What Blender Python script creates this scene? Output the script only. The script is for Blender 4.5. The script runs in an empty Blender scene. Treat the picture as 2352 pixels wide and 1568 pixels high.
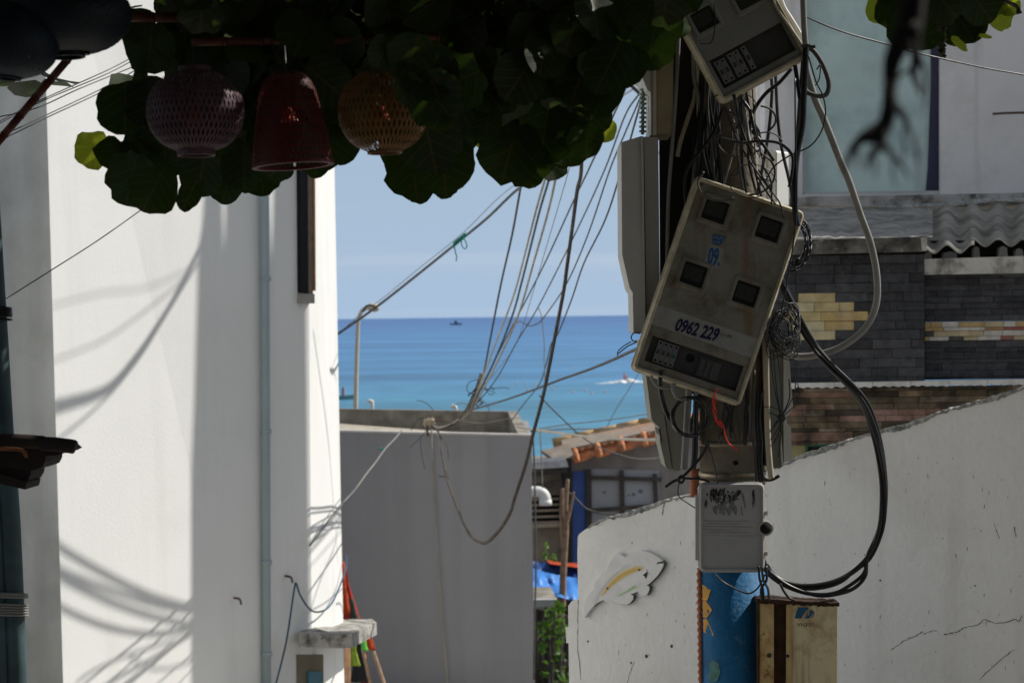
import bpy, bmesh, math, random
from mathutils import Vector as V, Matrix
R = math.radians
sc = bpy.context.scene
COL = sc.collection
F = 4389.0                      # focal length in units of a 2352 px wide picture
CAM = V((0, 0, 12.0))
_a, _r = math.atan(57.0 / F), 0.0133
_fw = V((0, math.cos(_a), -math.sin(_a)))
_up0 = V((0, math.sin(_a), math.cos(_a)))
_rt0 = V((1, 0, 0))
RT = _rt0 * math.cos(_r) - _up0 * math.sin(_r)
UP = _up0 * math.cos(_r) + _rt0 * math.sin(_r)
FW = _fw

def P(x, y, d):
    """world point seen in direction (x, y) at depth d metres"""
    return CAM + (FW + RT * ((x - 1176) / F) + UP * ((784 - y) / F)) * d

cam = bpy.data.cameras.new('camera')
co = bpy.data.objects.new('camera', cam); COL.objects.link(co)
M = Matrix((RT, UP, -FW)).transposed().to_4x4(); M.translation = CAM
co.matrix_world = M
cam.sensor_width = 36; cam.lens = F / 2352 * 36
cam.clip_start = 0.05; cam.clip_end = 200000
cam.dof.use_dof = True; cam.dof.focus_distance = 9.0; cam.dof.aperture_fstop = 5.0
sc.camera = co

# ------------------------------------------------------------ light
SUN_EL = R(42); _h = V((0.925, 0.38, 0)).normalized()
SUN = V((_h.x * math.cos(SUN_EL), _h.y * math.cos(SUN_EL), math.sin(SUN_EL)))
sl = bpy.data.lights.new('sun', 'SUN'); so = bpy.data.objects.new('sun', sl); COL.objects.link(so)
sl.energy = 4.2; sl.angle = R(0.36); sl.color = (1.0, 0.955, 0.88)
so.rotation_euler = (-SUN).to_track_quat('-Z', 'Y').to_euler(); so.location = (30, 20, 60)
w = bpy.data.worlds.new('World'); sc.world = w; w.use_nodes = True
nt = w.node_tree; N = nt.nodes; L = nt.links; N.clear()
out = N.new('ShaderNodeOutputWorld'); bg = N.new('ShaderNodeBackground'); bg.inputs[1].default_value = 0.060
sky = N.new('ShaderNodeTexSky'); sky.sky_type = 'NISHITA'; sky.sun_disc = False
sky.sun_elevation = SUN_EL; sky.sun_rotation = math.atan2(SUN.x, SUN.y)
sky.air_density = 1.15; sky.dust_density = 0.6; sky.ozone_density = 2.2
tc = N.new('ShaderNodeTexCoord'); mp = N.new('ShaderNodeMapping'); mp.inputs['Scale'].default_value = (2.6, 2.6, 55.0)
no = N.new('ShaderNodeTexNoise'); no.inputs['Scale'].default_value = 1.0; no.inputs['Detail'].default_value = 5
rp = N.new('ShaderNodeValToRGB'); rp.color_ramp.elements[0].position = 0.47; rp.color_ramp.elements[1].position = 0.74
rp.color_ramp.elements[1].color = (0.72, 0.72, 0.72, 1)
mx = N.new('ShaderNodeMix'); mx.data_type = 'RGBA'; mx.inputs[7].default_value = (8.4, 9.6, 11.2, 1)
L.new(tc.outputs['Generated'], mp.inputs[0]); L.new(mp.outputs[0], no.inputs[0]); L.new(no.outputs[0], rp.inputs[0])
L.new(rp.outputs[0], mx.inputs[0])
sx = N.new('ShaderNodeSeparateXYZ'); L.new(tc.outputs['Generated'], sx.inputs[0])
hz = N.new('ShaderNodeMapRange'); hz.inputs[1].default_value = 0.0; hz.inputs[2].default_value = 0.45; hz.inputs[3].default_value = 0.93; hz.inputs[4].default_value = 0.0
L.new(sx.outputs[2], hz.inputs[0])
mh = N.new('ShaderNodeMix'); mh.data_type = 'RGBA'; mh.inputs[7].default_value = (6.1, 8.4, 11.4, 1)   # blue coastal air low in the sky
L.new(hz.outputs[0], mh.inputs[0]); 
hv = N.new('ShaderNodeMix'); hv.data_type = 'RGBA'; hv.inputs[0].default_value = 0.55; hv.inputs[7].default_value = (5.6, 5.6, 5.5, 1)   # thin high cloud veil
L.new(sky.outputs[0], hv.inputs[6]); L.new(hv.outputs[2], mh.inputs[6]); L.new(mh.outputs[2], mx.inputs[6])
L.new(mx.outputs[2], bg.inputs[0]); L.new(bg.outputs[0], out.inputs[0])
sc.view_settings.view_transform = 'Standard'; sc.view_settings.look = 'None'
sc.view_settings.exposure = 0.11; sc.view_settings.gamma = 1.0
sc.cycles.use_denoising = True
sc.cycles.max_bounces = 6; sc.cycles.transparent_max_bounces = 6

# ------------------------------------------------------------ materials
def mat(name, col, rough=0.75, metal=0.0, spec=0.3, var=0.12, vscale=3.0, dirt_or_reflection=None, streak=None, bump=None, patch=None, transl=0.0):
    """dirt/patch = (colour, amount 0..1, scale[, threshold]); streak = (colour, amount, scale): vertical run marks"""
    m = bpy.data.materials.new(name); m.use_nodes = True
    t = m.node_tree; n = t.nodes; l = t.links
    b = n['Principled BSDF']; b.inputs['Roughness'].default_value = rough
    b.inputs['Metallic'].default_value = metal; b.inputs['Specular IOR Level'].default_value = spec
    g = n.new('ShaderNodeNewGeometry'); pos = g.outputs['Position']
    def noise(scale, detail=4, vec=None, rgh=0.55):
        q = n.new('ShaderNodeTexNoise'); q.inputs['Scale'].default_value = scale
        q.inputs['Detail'].default_value = detail; q.inputs['Roughness'].default_value = rgh
        l.new(vec or pos, q.inputs['Vector']); return q.outputs['Fac']
    def ramp(s, a, c, v=1.0):
        q = n.new('ShaderNodeMapRange'); q.inputs[1].default_value = a; q.inputs[2].default_value = c; q.inputs[4].default_value = v
        l.new(s, q.inputs[0]); return q.outputs[0]
    def mix(f, c0, c1):
        q = n.new('ShaderNodeMix'); q.data_type = 'RGBA'; l.new(f, q.inputs[0])
        for k, c in ((6, c0), (7, c1)):
            if isinstance(c, tuple): q.inputs[k].default_value = (*c, 1)
            else: l.new(c, q.inputs[k])
        return q.outputs[2]
    c = tuple(col)
    lo = tuple(max(0, x * (1 - var)) for x in col); hi = tuple(min(1, x * (1 + var)) for x in col)
    c = mix(ramp(noise(vscale), 0.3, 0.7), lo, hi)
    if dirt_or_reflection: 
        th = dirt_or_reflection[3] if len(dirt_or_reflection) > 3 else 0.5
        c = mix(ramp(noise(dirt_or_reflection[2], 6, rgh=0.65), th, th + 0.22, dirt_or_reflection[1]), c, dirt_or_reflection[0])
    if patch:
        th = patch[3] if len(patch) > 3 else 0.55
        c = mix(ramp(noise(patch[2], 8, rgh=0.7), th, th + 0.06, patch[1]), c, patch[0])
    if streak:
        q = n.new('ShaderNodeMapping'); q.inputs['Scale'].default_value = (streak[2], streak[2], streak[2] * 0.06)
        l.new(pos, q.inputs[0])
        th = streak[3] if len(streak) > 3 else 0.5
        c = mix(ramp(noise(1.0, 5, q.outputs[0]), th, th + 0.25, streak[1]), c, streak[0])
    l.new(c, b.inputs['Base Color'])
    if bump:
        q = n.new('ShaderNodeBump'); q.inputs['Strength'].default_value = bump[0]; q.inputs['Distance'].default_value = bump[2] if len(bump) > 2 else 0.02
        l.new(noise(bump[1], 6), q.inputs['Height']); l.new(q.outputs[0], b.inputs['Normal'])
    if transl:
        tr = n.new('ShaderNodeBsdfTranslucent'); l.new(c, tr.inputs[0])
        ms = n.new('ShaderNodeMixShader'); ms.inputs[0].default_value = transl
        l.new(b.outputs[0], ms.inputs[1]); l.new(tr.outputs[0], ms.inputs[2]); l.new(ms.outputs[0], n['Material Output'].inputs[0])
    return m

# ------------------------------------------------------------ mesh building
class MB:
    def __init__(s): s.v = []; s.f = []; s.mi = []; s.sm = []; s.uv = {}
    def add(s, vs, fs, mi=0, smooth=False):
        o = len(s.v); s.v += [V(x) for x in vs]
        for f in fs:
            s.f.append([o + i for i in f]); s.mi.append(mi); s.sm.append(smooth)
        return s
    def prism(s, loop, vec, mi=0, back=True):
        n = len(loop); vec = V(vec); a = [V(x) for x in loop]
        fs = [list(range(n))] + ([[n + i for i in reversed(range(n))]] if back else [])
        fs += [[i, n + i, n + (i + 1) % n, (i + 1) % n] for i in range(n)]
        return s.add(a + [x + vec for x in a], fs, mi)
    def loft(s, rings, mi=0, smooth=False, caps=True, closed=True):
        n = len(rings[0]); vs = [x for r in rings for x in r]; fs = []
        for k in range(len(rings) - 1):
            for i in range(n if closed else n - 1):
                j = (i + 1) % n
                fs.append([k * n + i, k * n + j, (k + 1) * n + j, (k + 1) * n + i])
        if caps: fs += [list(reversed(range(n))), [(len(rings) - 1) * n + i for i in range(n)]]
        return s.add(vs, fs, mi, smooth)
    def box(s, fr, u0, u1, v0, v1, w0, w1, mi=0):
        c = [fr(u0, v0, w1), fr(u1, v0, w1), fr(u1, v1, w1), fr(u0, v1, w1)]
        return s.prism(c, fr(0, 0, w0) - fr(0, 0, w1), mi)
    def rbox(s, fr, u0, u1, v0, v1, w0, w1, r, ch=0.0, mi=0, seg=4):
        rings = [rrect(fr, u0, u1, v0, v1, w0, r, seg)]
        rings.append(rrect(fr, u0, u1, v0, v1, w1 - ch, r, seg))
        if ch: rings.append(rrect(fr, u0 + ch, u1 - ch, v0 + ch, v1 - ch, w1, max(r - ch, r * 0.5), seg))
        return s.loft(rings, mi)
    def flange(s, fr, u0, u1, v0, v1, out, w0, w1, lip, r, mi=0, seg=4):
        a = lambda k, w: rrect(fr, u0 + k, u1 - k, v0 + k, v1 - k, w, max(r - k, r * 0.4), seg)
        return s.loft([a(-out, w0), a(0, w1), a(lip * .45, w1), a(lip, w1 - 5)], mi, caps=False)
    def ring(s, fr, u0, u1, v0, v1, t, w0, w1, r, mi=0, seg=3):
        a = lambda k, w: rrect(fr, u0 + k, u1 - k, v0 + k, v1 - k, w, max(r - k, r * 0.4), seg)
        return s.loft([a(0, w0), a(t * 0.45, w1), a(t * 0.8, w1), a(t, w0)], mi, caps=False)
    def tube(s, pts, r, n=8, mi=0, sub=6, caps=True):
        pts = [V(p) for p in pts]; m = len(pts)
        rr = r if isinstance(r, (list, tuple)) else [r] * m
        q, qr = [], []
        if m == 2 or sub <= 1: q, qr = pts, list(rr)
        else:
            for i in range(m - 1):
                p0, p1, p2, p3 = pts[max(i - 1, 0)], pts[i], pts[i + 1], pts[min(i + 2, m - 1)]
                for k in range(sub):
                    t = k / sub
                    q.append(0.5 * ((2 * p1) + (p2 - p0) * t + (2 * p0 - 5 * p1 + 4 * p2 - p3) * t * t + (3 * p1 - p0 - 3 * p2 + p3) * t ** 3))
                    qr.append(rr[i] + (rr[i + 1] - rr[i]) * t)
            q.append(pts[-1]); qr.append(rr[-1])
        rings = []; nv = None
        for i in range(len(q)):
            d = q[min(i + 1, len(q) - 1)] - q[max(i - 1, 0)]
            if d.length < 1e-9: d = V((0, 0, 1))
            d.normalize()
            if nv is None:
                nv = d.cross(V((0, 1, 0)));
                if nv.length < 1e-3: nv = d.cross(V((1, 0, 0)))
            nv = nv - d * nv.dot(d); nv.normalize(); b = d.cross(nv)
            rings.append([q[i] + (nv * math.cos(2 * math.pi * k / n) + b * math.sin(2 * math.pi * k / n)) * qr[i] for k in range(n)])
        return s.loft(rings, mi, True, caps)
    def lathe(s, base, ax, prof, n=24, mi=0, smooth=True, caps=True):
        ax = V(ax).normalized(); e = ax.orthogonal().normalized(); g = ax.cross(e)
        return s.loft([[V(base) + ax * h + (e * math.cos(2 * math.pi * k / n) + g * math.sin(2 * math.pi * k / n)) * r for k in range(n)] for h, r in prof], mi, smooth, caps)
    def build(s, name, mats, parent=None, origin=None):
        if not isinstance(mats, (list, tuple)): mats = [mats]
        if parent is not None: o = WL[parent.name]
        elif origin is not None: o = V(origin)
        else:
            xs = [v.x for v in s.v]; ys = [v.y for v in s.v]; zs = [v.z for v in s.v]
            o = V(((min(xs) + max(xs)) / 2, (min(ys) + max(ys)) / 2, min(zs)))
        me = bpy.data.meshes.new(name); me.from_pydata([v - o for v in s.v], [], s.f)
        for m in mats: me.materials.append(m)
        me.polygons.foreach_set('material_index', s.mi); me.polygons.foreach_set('use_smooth', s.sm)
        bm = bmesh.new(); bm.from_mesh(me); bmesh.ops.recalc_face_normals(bm, faces=bm.faces); bm.to_mesh(me); bm.free()
        me.update()
        ob = bpy.data.objects.new(name, me); COL.objects.link(ob)
        if parent is not None: ob.parent = parent; WL[ob.name] = o
        else: ob.location = o; WL[ob.name] = o
        return ob
WL = {}

def rrect(fr, u0, u1, v0, v1, w, r, seg=4):
    pts = []
    for cx, cy, a0 in ((u1 - r, v0 + r, -90), (u1 - r, v1 - r, 0), (u0 + r, v1 - r, 90), (u0 + r, v0 + r, 180)):
        for k in range(seg + 1):
            a = R(a0 + 90 * k / seg); pts.append(fr(cx + r * math.cos(a), cy + r * math.sin(a), w))
    return pts

class Frame:
    """local frame from picture corners at a depth: u right, v down, w toward the viewer; units metres unless unit given"""
    def __init__(s, tl, tr, bl, d, unit=1.0, yaw=0.0, lean=0.0):
        s.o = P(*tl, d); a = P(*tr, d) - s.o; b = P(*bl, d) - s.o
        s.W, s.H = a.length, b.length
        s.u = a.normalized(); b = b - s.u * b.dot(s.u); s.v = b.normalized(); s.n = s.v.cross(s.u)
        if yaw:
            q = Matrix.Rotation(yaw, 3, s.v); s.u = q @ s.u; s.n = q @ s.n
        if lean:
            q = Matrix.Rotation(lean, 3, s.u); s.v = q @ s.v; s.n = q @ s.n
        s.k = unit
    def __call__(s, u, v, w=0.0): return s.o + s.u * u * s.k + s.v * v * s.k + s.n * w * s.k

def flat(d, yaw=0.0, o=(0, 0)):
    """frame in picture units (px) at depth d"""
    return Frame(o, (o[0] + 100, o[1]), (o[0], o[1] + 100), d, unit=d / F, yaw=yaw)

def thing(name, label, cat, loc, group=None):
    o = bpy.data.objects.new(name, None); COL.objects.link(o); o.empty_display_size = 0.05
    o.location = loc; WL[o.name] = V(loc); o['label'] = label; o['category'] = cat
    if group: o['group'] = group
    return o
def tag(o, label=None, cat=None, group=None, kind=None):
    for k, v in (('label', label), ('category', cat), ('group', group), ('kind', kind)):
        if v: o[k] = v
    return o

def lettering(txt, fr, u, v, height, m, parent, rot=0.0, shear=0.0, width=None, w=0.0, name='lettering', bold=0.0):
    """text as a thin mesh centred at u,v of frame fr (frame units)"""
    cu = bpy.data.curves.new('txt', 'FONT'); cu.body = txt; cu.size = 1.0; cu.shear = shear; cu.offset = bold
    cu.align_x = 'CENTER'; cu.align_y = 'CENTER'; cu.resolution_u = 3
    ob = bpy.data.objects.new('txt', cu); COL.objects.link(ob)
    dg = bpy.context.evaluated_depsgraph_get(); me = bpy.data.meshes.new_from_object(ob.evaluated_get(dg))
    bpy.data.objects.remove(ob); bpy.data.curves.remove(cu)
    ys = [q.co.y for q in me.vertices]; xs = [q.co.x for q in me.vertices]
    k = height / (max(ys) - min(ys)); kx = (width / (max(xs) - min(xs))) if width else k
    cx, cy = (max(xs) + min(xs)) / 2, (max(ys) + min(ys)) / 2
    c, sn = math.cos(rot), math.sin(rot); mb = MB()
    vs = []
    for q in me.vertices:
        x, y = (q.co.x - cx) * kx, -(q.co.y - cy) * k
        vs.append(fr(u + x * c - y * sn, v + x * sn + y * c, w))
    mb.add(vs, [list(p.vertices) for p in me.polygons])
    bpy.data.meshes.remove(me)
    return mb.build(name, m, parent)

def px3(pts, d0, d1=None):
    n = len(pts); d1 = d0 if d1 is None else d1
    return [P(p[0], p[1], p[2] if len(p) > 2 else d0 + (d1 - d0) * i / max(1, n - 1)) for i, p in enumerate(pts)]

def cable(pts, d, r, m, label, group=None, name='cable', cat='cable', sub=6, n=6):
    """pts in picture units, d a depth or (start, end), r radius in metres"""
    q = px3(pts, *(d if isinstance(d, tuple) else (d,)))
    mb = MB().tube(q, r, n, sub=sub)
    return tag(mb.build(name, m), label, cat, group)
# ------------------------------------------------------------ palette
WHITE = mat('white_render', (0.80, 0.80, 0.785), 0.85, spec=0.2, var=0.02, vscale=0.8, dirt_or_reflection=((0.66, 0.66, 0.64), 0.35, 0.9, 0.52), streak=((0.62, 0.62, 0.60), 0.4, 2.4, 0.52), bump=(0.12, 30))
WHITE_SHADE_ST = mat('shaded_stained_render', (0.55, 0.55, 0.53), 0.85, spec=0.2, var=0.05, vscale=0.8, dirt_or_reflection=((0.36, 0.36, 0.33), 0.75, 0.7, 0.44), streak=((0.33, 0.33, 0.30), 0.6, 2.0, 0.5), bump=(0.15, 30))  # darker copy of the white render for the shaded faces, with stains
GREYW = mat('grey_render', (0.30, 0.30, 0.32), 0.85, spec=0.2, var=0.07, vscale=0.5, streak=((0.21, 0.21, 0.215), 0.5, 2.0, 0.50), dirt_or_reflection=((0.25, 0.25, 0.265), 0.4, 0.6), bump=(0.1, 30))
CEMENT = mat('cement', (0.30, 0.275, 0.235), 0.9, spec=0.15, var=0.25, vscale=4, dirt_or_reflection=((0.10, 0.095, 0.08), 0.75, 2.2, 0.46), streak=((0.12, 0.11, 0.09), 0.6, 3.5), bump=(0.3, 25))
PLASTER = mat('white_plaster', (0.89, 0.89, 0.88), 0.88, spec=0.15, var=0.04, vscale=1.6, dirt_or_reflection=((0.66, 0.64, 0.60), 0.5, 1.2, 0.5), streak=((0.56, 0.53, 0.47), 0.5, 3.0, 0.55), bump=(0.28, 30, 0.02))
MORTAR = mat('rough_mortar', (0.60, 0.60, 0.585), 0.95, spec=0.1, var=0.25, vscale=14, dirt_or_reflection=((0.17, 0.20, 0.19), 0.9, 9.0, 0.50), bump=(1.0, 40, 0.05))
DARKCRACK = mat('crack_dark', (0.09, 0.085, 0.08), 0.95)
CREAM = mat('cream_paint', (0.62, 0.55, 0.42), 0.5, var=0.1)
PVC = mat('white_pvc', (0.78, 0.78, 0.74), 0.45, var=0.05)
PIPEBLUE = mat('blue_grey_pipe', (0.33, 0.40, 0.43), 0.5, var=0.06)
TEAL = mat('teal_steel', (0.062, 0.105, 0.115), 0.55, var=0.2, vscale=8, dirt_or_reflection=((0.02, 0.035, 0.04), 0.6, 5), bump=(0.1, 60))
BLACKRUB = mat('black_rubber', (0.018, 0.018, 0.019), 0.36, spec=0.45, var=0.2, vscale=20)
DARKWIRE = mat('weathered_cable', (0.09, 0.088, 0.082), 0.6, var=0.35, vscale=9)
GREYCAB = mat('grey_conduit', (0.26, 0.255, 0.235), 0.5, var=0.15, vscale=6, dirt_or_reflection=((0.14, 0.13, 0.11), 0.6, 12))
BEIGECAB = mat('beige_cable', (0.48, 0.43, 0.33), 0.6, var=0.15)
GREENSTR = mat('green_string', (0.02, 0.22, 0.17), 0.7)
BLUECAB = mat('blue_cable', (0.03, 0.08, 0.15), 0.5)
REDWIRE = mat('red_wire', (0.75, 0.03, 0.025), 0.45)
WOODD = mat('dark_wood', (0.085, 0.075, 0.07), 0.8, var=0.3, vscale=12)
WOODL = mat('pale_wood', (0.34, 0.23, 0.15), 0.8, var=0.25, vscale=9, streak=((0.16, 0.10, 0.07), 0.6, 9))
BLACK = mat('dark_void', (0.012, 0.012, 0.013), 0.9)
GLASSD = mat('dark_glass', (0.02, 0.022, 0.022), 0.12, spec=0.5)
BROWNF = mat('brown_frame', (0.17, 0.13, 0.10), 0.6, var=0.2, vscale=10)
TERRA = mat('terracotta', (0.64, 0.25, 0.115), 0.8, var=0.3, vscale=8, dirt_or_reflection=((0.20, 0.11, 0.07), 0.8, 5, .46))
ORANGE = mat('orange_cloth', (0.55, 0.075, 0.02), 0.75, var=0.15, transl=0.25)
REDCLOTH = mat('dark_red_cloth', (0.33, 0.025, 0.02), 0.8, var=0.2)
GREENNET = mat('yellow_green_net', (0.26, 0.36, 0.04), 0.8, var=0.3, vscale=20)
BLUETARP = mat('blue_tarp', (0.05, 0.22, 0.62), 0.45, var=0.15, vscale=5, bump=(0.4, 6, 0.05))
NAVYTARP = mat('navy_tarp', (0.01, 0.055, 0.22), 0.5, var=0.15, vscale=5, bump=(0.4, 6, 0.05))

# ------------------------------------------------------------ ground, sea
def gz(y):
    pts = [(-80, 10.7), (2, 10.4), (30, 5.9), (60, 1.1), (78, -1.2), (100, -4.0)]
    for (a, za), (b, zb) in zip(pts, pts[1:]):
        if y <= b: return za + (zb - za) * max(0, (y - a)) / (b - a)
    return -4.0
ys = [-80, -20, 2, 8, 14, 20, 26, 30, 36, 42, 48, 54, 60, 66, 72, 78, 90, 100]
xs = [-400, -120, -60, -30, -15, -8, -4, 0, 4, 8, 15, 30, 60, 120, 400]
mb = MB(); rnd = random.Random(4)
mb.add([(x, y, gz(y) + rnd.uniform(-.04, .04)) for y in ys for x in xs],
       [[j * len(xs) + i, j * len(xs) + i + 1, (j + 1) * len(xs) + i + 1, (j + 1) * len(xs) + i] for j in range(len(ys) - 1) for i in range(len(xs) - 1)], 0, True)
GROUND = mat('earth_ground', (0.17, 0.15, 0.125), 0.95, var=0.25, vscale=1.2, dirt_or_reflection=((0.09, 0.085, 0.07), 0.6, 0.5), bump=(0.4, 12))
tag(mb.build('ground', GROUND), 'bare grey brown ground sloping down towards the sea', None, None, 'structure')

LANE = mat('pale_concrete_lane', (0.44, 0.425, 0.40), 0.9, spec=.15, var=0.1, vscale=1.5, dirt_or_reflection=((0.30, 0.29, 0.27), 0.6, 0.8), bump=(0.3, 20))  # unseen strip added to bounce sunlight onto the nearby walls
ly_ = [2.2, 8, 14, 20, 26, 29.5]
tag(MB().loft([[V((x, y, gz(y) + z)) for x, z in ((-5.6, .07), (0.1, .07), (0.1, -.1), (-5.6, -.1))] for y in ly_]).build('lane', LANE), 'pale concrete lane added out of view to bounce sunlight between the houses', None, None, 'structure')
def sea_material():
    m = bpy.data.materials.new('sea_water'); m.use_nodes = True
    t = m.node_tree; n = t.nodes; l = t.links; b = n['Principled BSDF']
    b.inputs['Roughness'].default_value = 0.42; b.inputs['Specular IOR Level'].default_value = 0.16
    g = n.new('ShaderNodeNewGeometry'); sp = n.new('ShaderNodeSeparateXYZ'); l.new(g.outputs['Position'], sp.inputs[0])
    # distance from shore: shallow turquoise to deep blue
    nz = n.new('ShaderNodeTexNoise'); nz.inputs['Scale'].default_value = 1; nz.inputs['Detail'].default_value = 4
    mp = n.new('ShaderNodeMapping'); mp.inputs['Scale'].default_value = (0.012, 0.035, 1); l.new(g.outputs['Position'], mp.inputs[0]); l.new(mp.outputs[0], nz.inputs[0])
    ad = n.new('ShaderNodeMath'); ad.operation = 'MULTIPLY_ADD'; ad.inputs[1].default_value = 150; ad.inputs[2].default_value = -75
    l.new(nz.outputs[0], ad.inputs[0]); sm = n.new('ShaderNodeMath'); l.new(sp.outputs[1], sm.inputs[0]); l.new(ad.outputs[0], sm.inputs[1])
    lg = n.new('ShaderNodeMath'); lg.operation = 'LOGARITHM'; lg.inputs[1].default_value = 10; l.new(sm.outputs[0], lg.inputs[0])
    mr = n.new('ShaderNodeMapRange'); mr.inputs[1].default_value = 2.0; mr.inputs[2].default_value = 3.6; l.new(lg.outputs[0], mr.inputs[0])
    rp = n.new('ShaderNodeValToRGB'); cr = rp.color_ramp
    cr.elements[0].position = 0.10; cr.elements[0].color = (0.062, 0.225, 0.335, 1)
    cr.elements[1].position = 1.0; cr.elements[1].color = (0.055, 0.15, 0.36, 1)
    for p_, c_ in ((0.27, (0.06, 0.22, 0.35, 1)), (0.36, (0.06, 0.20, 0.38, 1)), (0.6, (0.065, 0.20, 0.41, 1))):
        e = cr.elements.new(p_); e.color = c_
    l.new(mr.outputs[0], rp.inputs[0])
    # long wind streaks
    m2 = n.new('ShaderNodeMapping'); m2.inputs['Scale'].default_value = (0.010, 0.022, 1); l.new(g.outputs['Position'], m2.inputs[0])
    n2 = n.new('ShaderNodeTexNoise'); n2.inputs['Scale'].default_value = 1; n2.inputs['Detail'].default_value = 6; l.new(m2.outputs[0], n2.inputs[0])
    m3 = n.new('ShaderNodeMapping'); m3.inputs['Scale'].default_value = (0.16, 0.32, 1); l.new(g.outputs['Position'], m3.inputs[0])
    n3 = n.new('ShaderNodeTexNoise'); n3.inputs['Scale'].default_value = 1; n3.inputs['Detail'].default_value = 4; l.new(m3.outputs[0], n3.inputs[0])
    r2 = n.new('ShaderNodeMapRange'); r2.inputs[1].default_value = 0.3; r2.inputs[2].default_value = 0.7; r2.inputs[3].default_value = 0.76; r2.inputs[4].default_value = 1.28; l.new(n2.outputs[0], r2.inputs[0])
    r3 = n.new('ShaderNodeMapRange'); r3.inputs[1].default_value = 0.25; r3.inputs[2].default_value = 0.75; r3.inputs[3].default_value = 0.80; r3.inputs[4].default_value = 1.22; l.new(n3.outputs[0], r3.inputs[0])
    mm = n.new('ShaderNodeMath'); mm.operation = 'MULTIPLY'; l.new(r2.outputs[0], mm.inputs[0]); l.new(r3.outputs[0], mm.inputs[1])
    vm = n.new('ShaderNodeVectorMath'); vm.operation = 'SCALE'; l.new(rp.outputs[0], vm.inputs[0]); l.new(mm.outputs[0], vm.inputs[3])
    l.new(vm.outputs[0], b.inputs['Base Color'])
    bp = n.new('ShaderNodeBump'); bp.inputs['Strength'].default_value = 0.5; bp.inputs['Distance'].default_value = 0.3
    l.new(n3.outputs[0], bp.inputs['Height']); l.new(bp.outputs[0], b.inputs['Normal'])
    return m
mb = MB(); yy = [62, 120, 200, 400, 900, 2500, 8000, 30000, 90000]
mb.add([(sx * (y * 0.8 + 400), y, 0) for y in yy for sx in (-1, 1)], [[2 * i, 2 * i + 1, 2 * i + 3, 2 * i + 2] for i in range(len(yy) - 1)])
tag(mb.build('sea_water', sea_material()), 'blue sea turning turquoise towards the shore', None, None, 'structure')

def seapt(x, y, z=0.0):
    """point on the water under a picture position"""
    d = P(x, y, 1.0) - CAM
    return CAM + d * ((z - CAM.z) / d.z)
PINKSH = mat('pink_shirt', (0.45, 0.2, 0.2)); BOAT = mat('boat_hull', (0.06, 0.08, 0.10), 0.6); HULLG = mat('hull_grey_green', (0.20, 0.30, 0.30), 0.6)
def boat(c, ln, h, label, m, cabin, grp='small boats on the sea'):
    t = thing('boat', label, 'boat', c, grp); mb = MB(); rings = []
    for k in range(7):
        s = k / 6; w = ln * 0.16 * (math.sin(math.pi * min(1, s * 0.8 + 0.25)) ** 0.7) * (1 if s < 0.95 else 0.15); x = (s - 0.5) * ln; sh = h * (0.75 + 0.5 * abs(s - 0.45))
        rings.append([c + V((x, -w, sh)), c + V((x, -w * 0.6, 0.0)), c + V((x, w * 0.6, 0.0)), c + V((x, w, sh))])
    mb.loft(rings); mb.build('hull', m, t)
    for (a, b, z0, z1, mm, nm) in cabin:
        mb = MB(); q = [c + V((a * ln, -ln * .08, z0 * h)), c + V((b * ln, -ln * .08, z0 * h)), c + V(((b * .9 + a * .1) * ln, -ln * .07, z1 * h)), c + V(((a * .9 + b * .1) * ln, -ln * .07, z1 * h))]
        mb.prism(q, V((0, ln * .15, 0))); mb.build(nm, mm, t)
    return t
boat(seapt(1047, 746), 19, 2.6, 'dark fishing boat far out just below the horizon', BOAT, [(-.12, .1, .8, 2.6, BOAT, 'cabin'), (.12, .15, .8, 2.2, BOAT, 'mast')])
boat(seapt(786, 917), 3.6, 0.7, 'grey green open boat beside the corner of the tall white house', HULLG, [(-.02, .1, .8, 2.6, PINKSH, 'rower')])
# jet ski with rider and spray
c = seapt(1438, 879)
t = thing('jet_ski', 'white jet ski throwing spray, ridden out from the beach', 'jet ski', c)
mb = MB(); rings = []
for k in range(8):
    s = k / 7; x = (s - .5) * 3.0; w = .55 * math.sin(math.pi * (0.15 + 0.8 * s)) ** .6; h = .55 + .35 * math.exp(-((s - .6) * 5) ** 2)
    rings.append([c + V((x, -w, .25)), c + V((x, -w * .5, 0)), c + V((x, w * .5, 0)), c + V((x, w, .25)), c + V((x, w * .4, h)), c + V((x, -w * .4, h))])
mb.loft(rings, 0, True).build('hull', PVC, t)
MB().tube([c + V((.3, -.4, 1.15)), c + V((.35, 0, 1.2)), c + V((.3, .4, 1.15))], .04).tube([c + V((.35, 0, .7)), c + V((.35, 0, 1.2))], .06).build('handlebar', BLACK, t)
FOAM = mat('sea_foam', (0.85, 0.87, 0.88), 0.9, var=0.05)
RED = mat('red_vest', (0.75, 0.06, 0.04), 0.7); SKIN = mat('skin', (0.42, 0.22, 0.15), 0.6)
pr = thing('person', 'person in a red vest and dark shorts sitting on the jet ski', 'person', c + V((-.25, 0, .85)))
b0 = c + V((-.25, 0, .8))
mb = MB()
mb.loft([[b0 + V((rx * math.cos(a), ry * math.sin(a), z)) for a in [2 * math.pi * i / 10 for i in range(10)]] for z, rx, ry in ((0, .16, .2), (.12, .17, .2), (.3, .15, .18), (.5, .17, .23), (.6, .12, .18), (.66, .06, .07), (.72, .07, .075), (.82, .1, .085), (.9, .1, .085), (.97, .04, .04))], 0, True)
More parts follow.
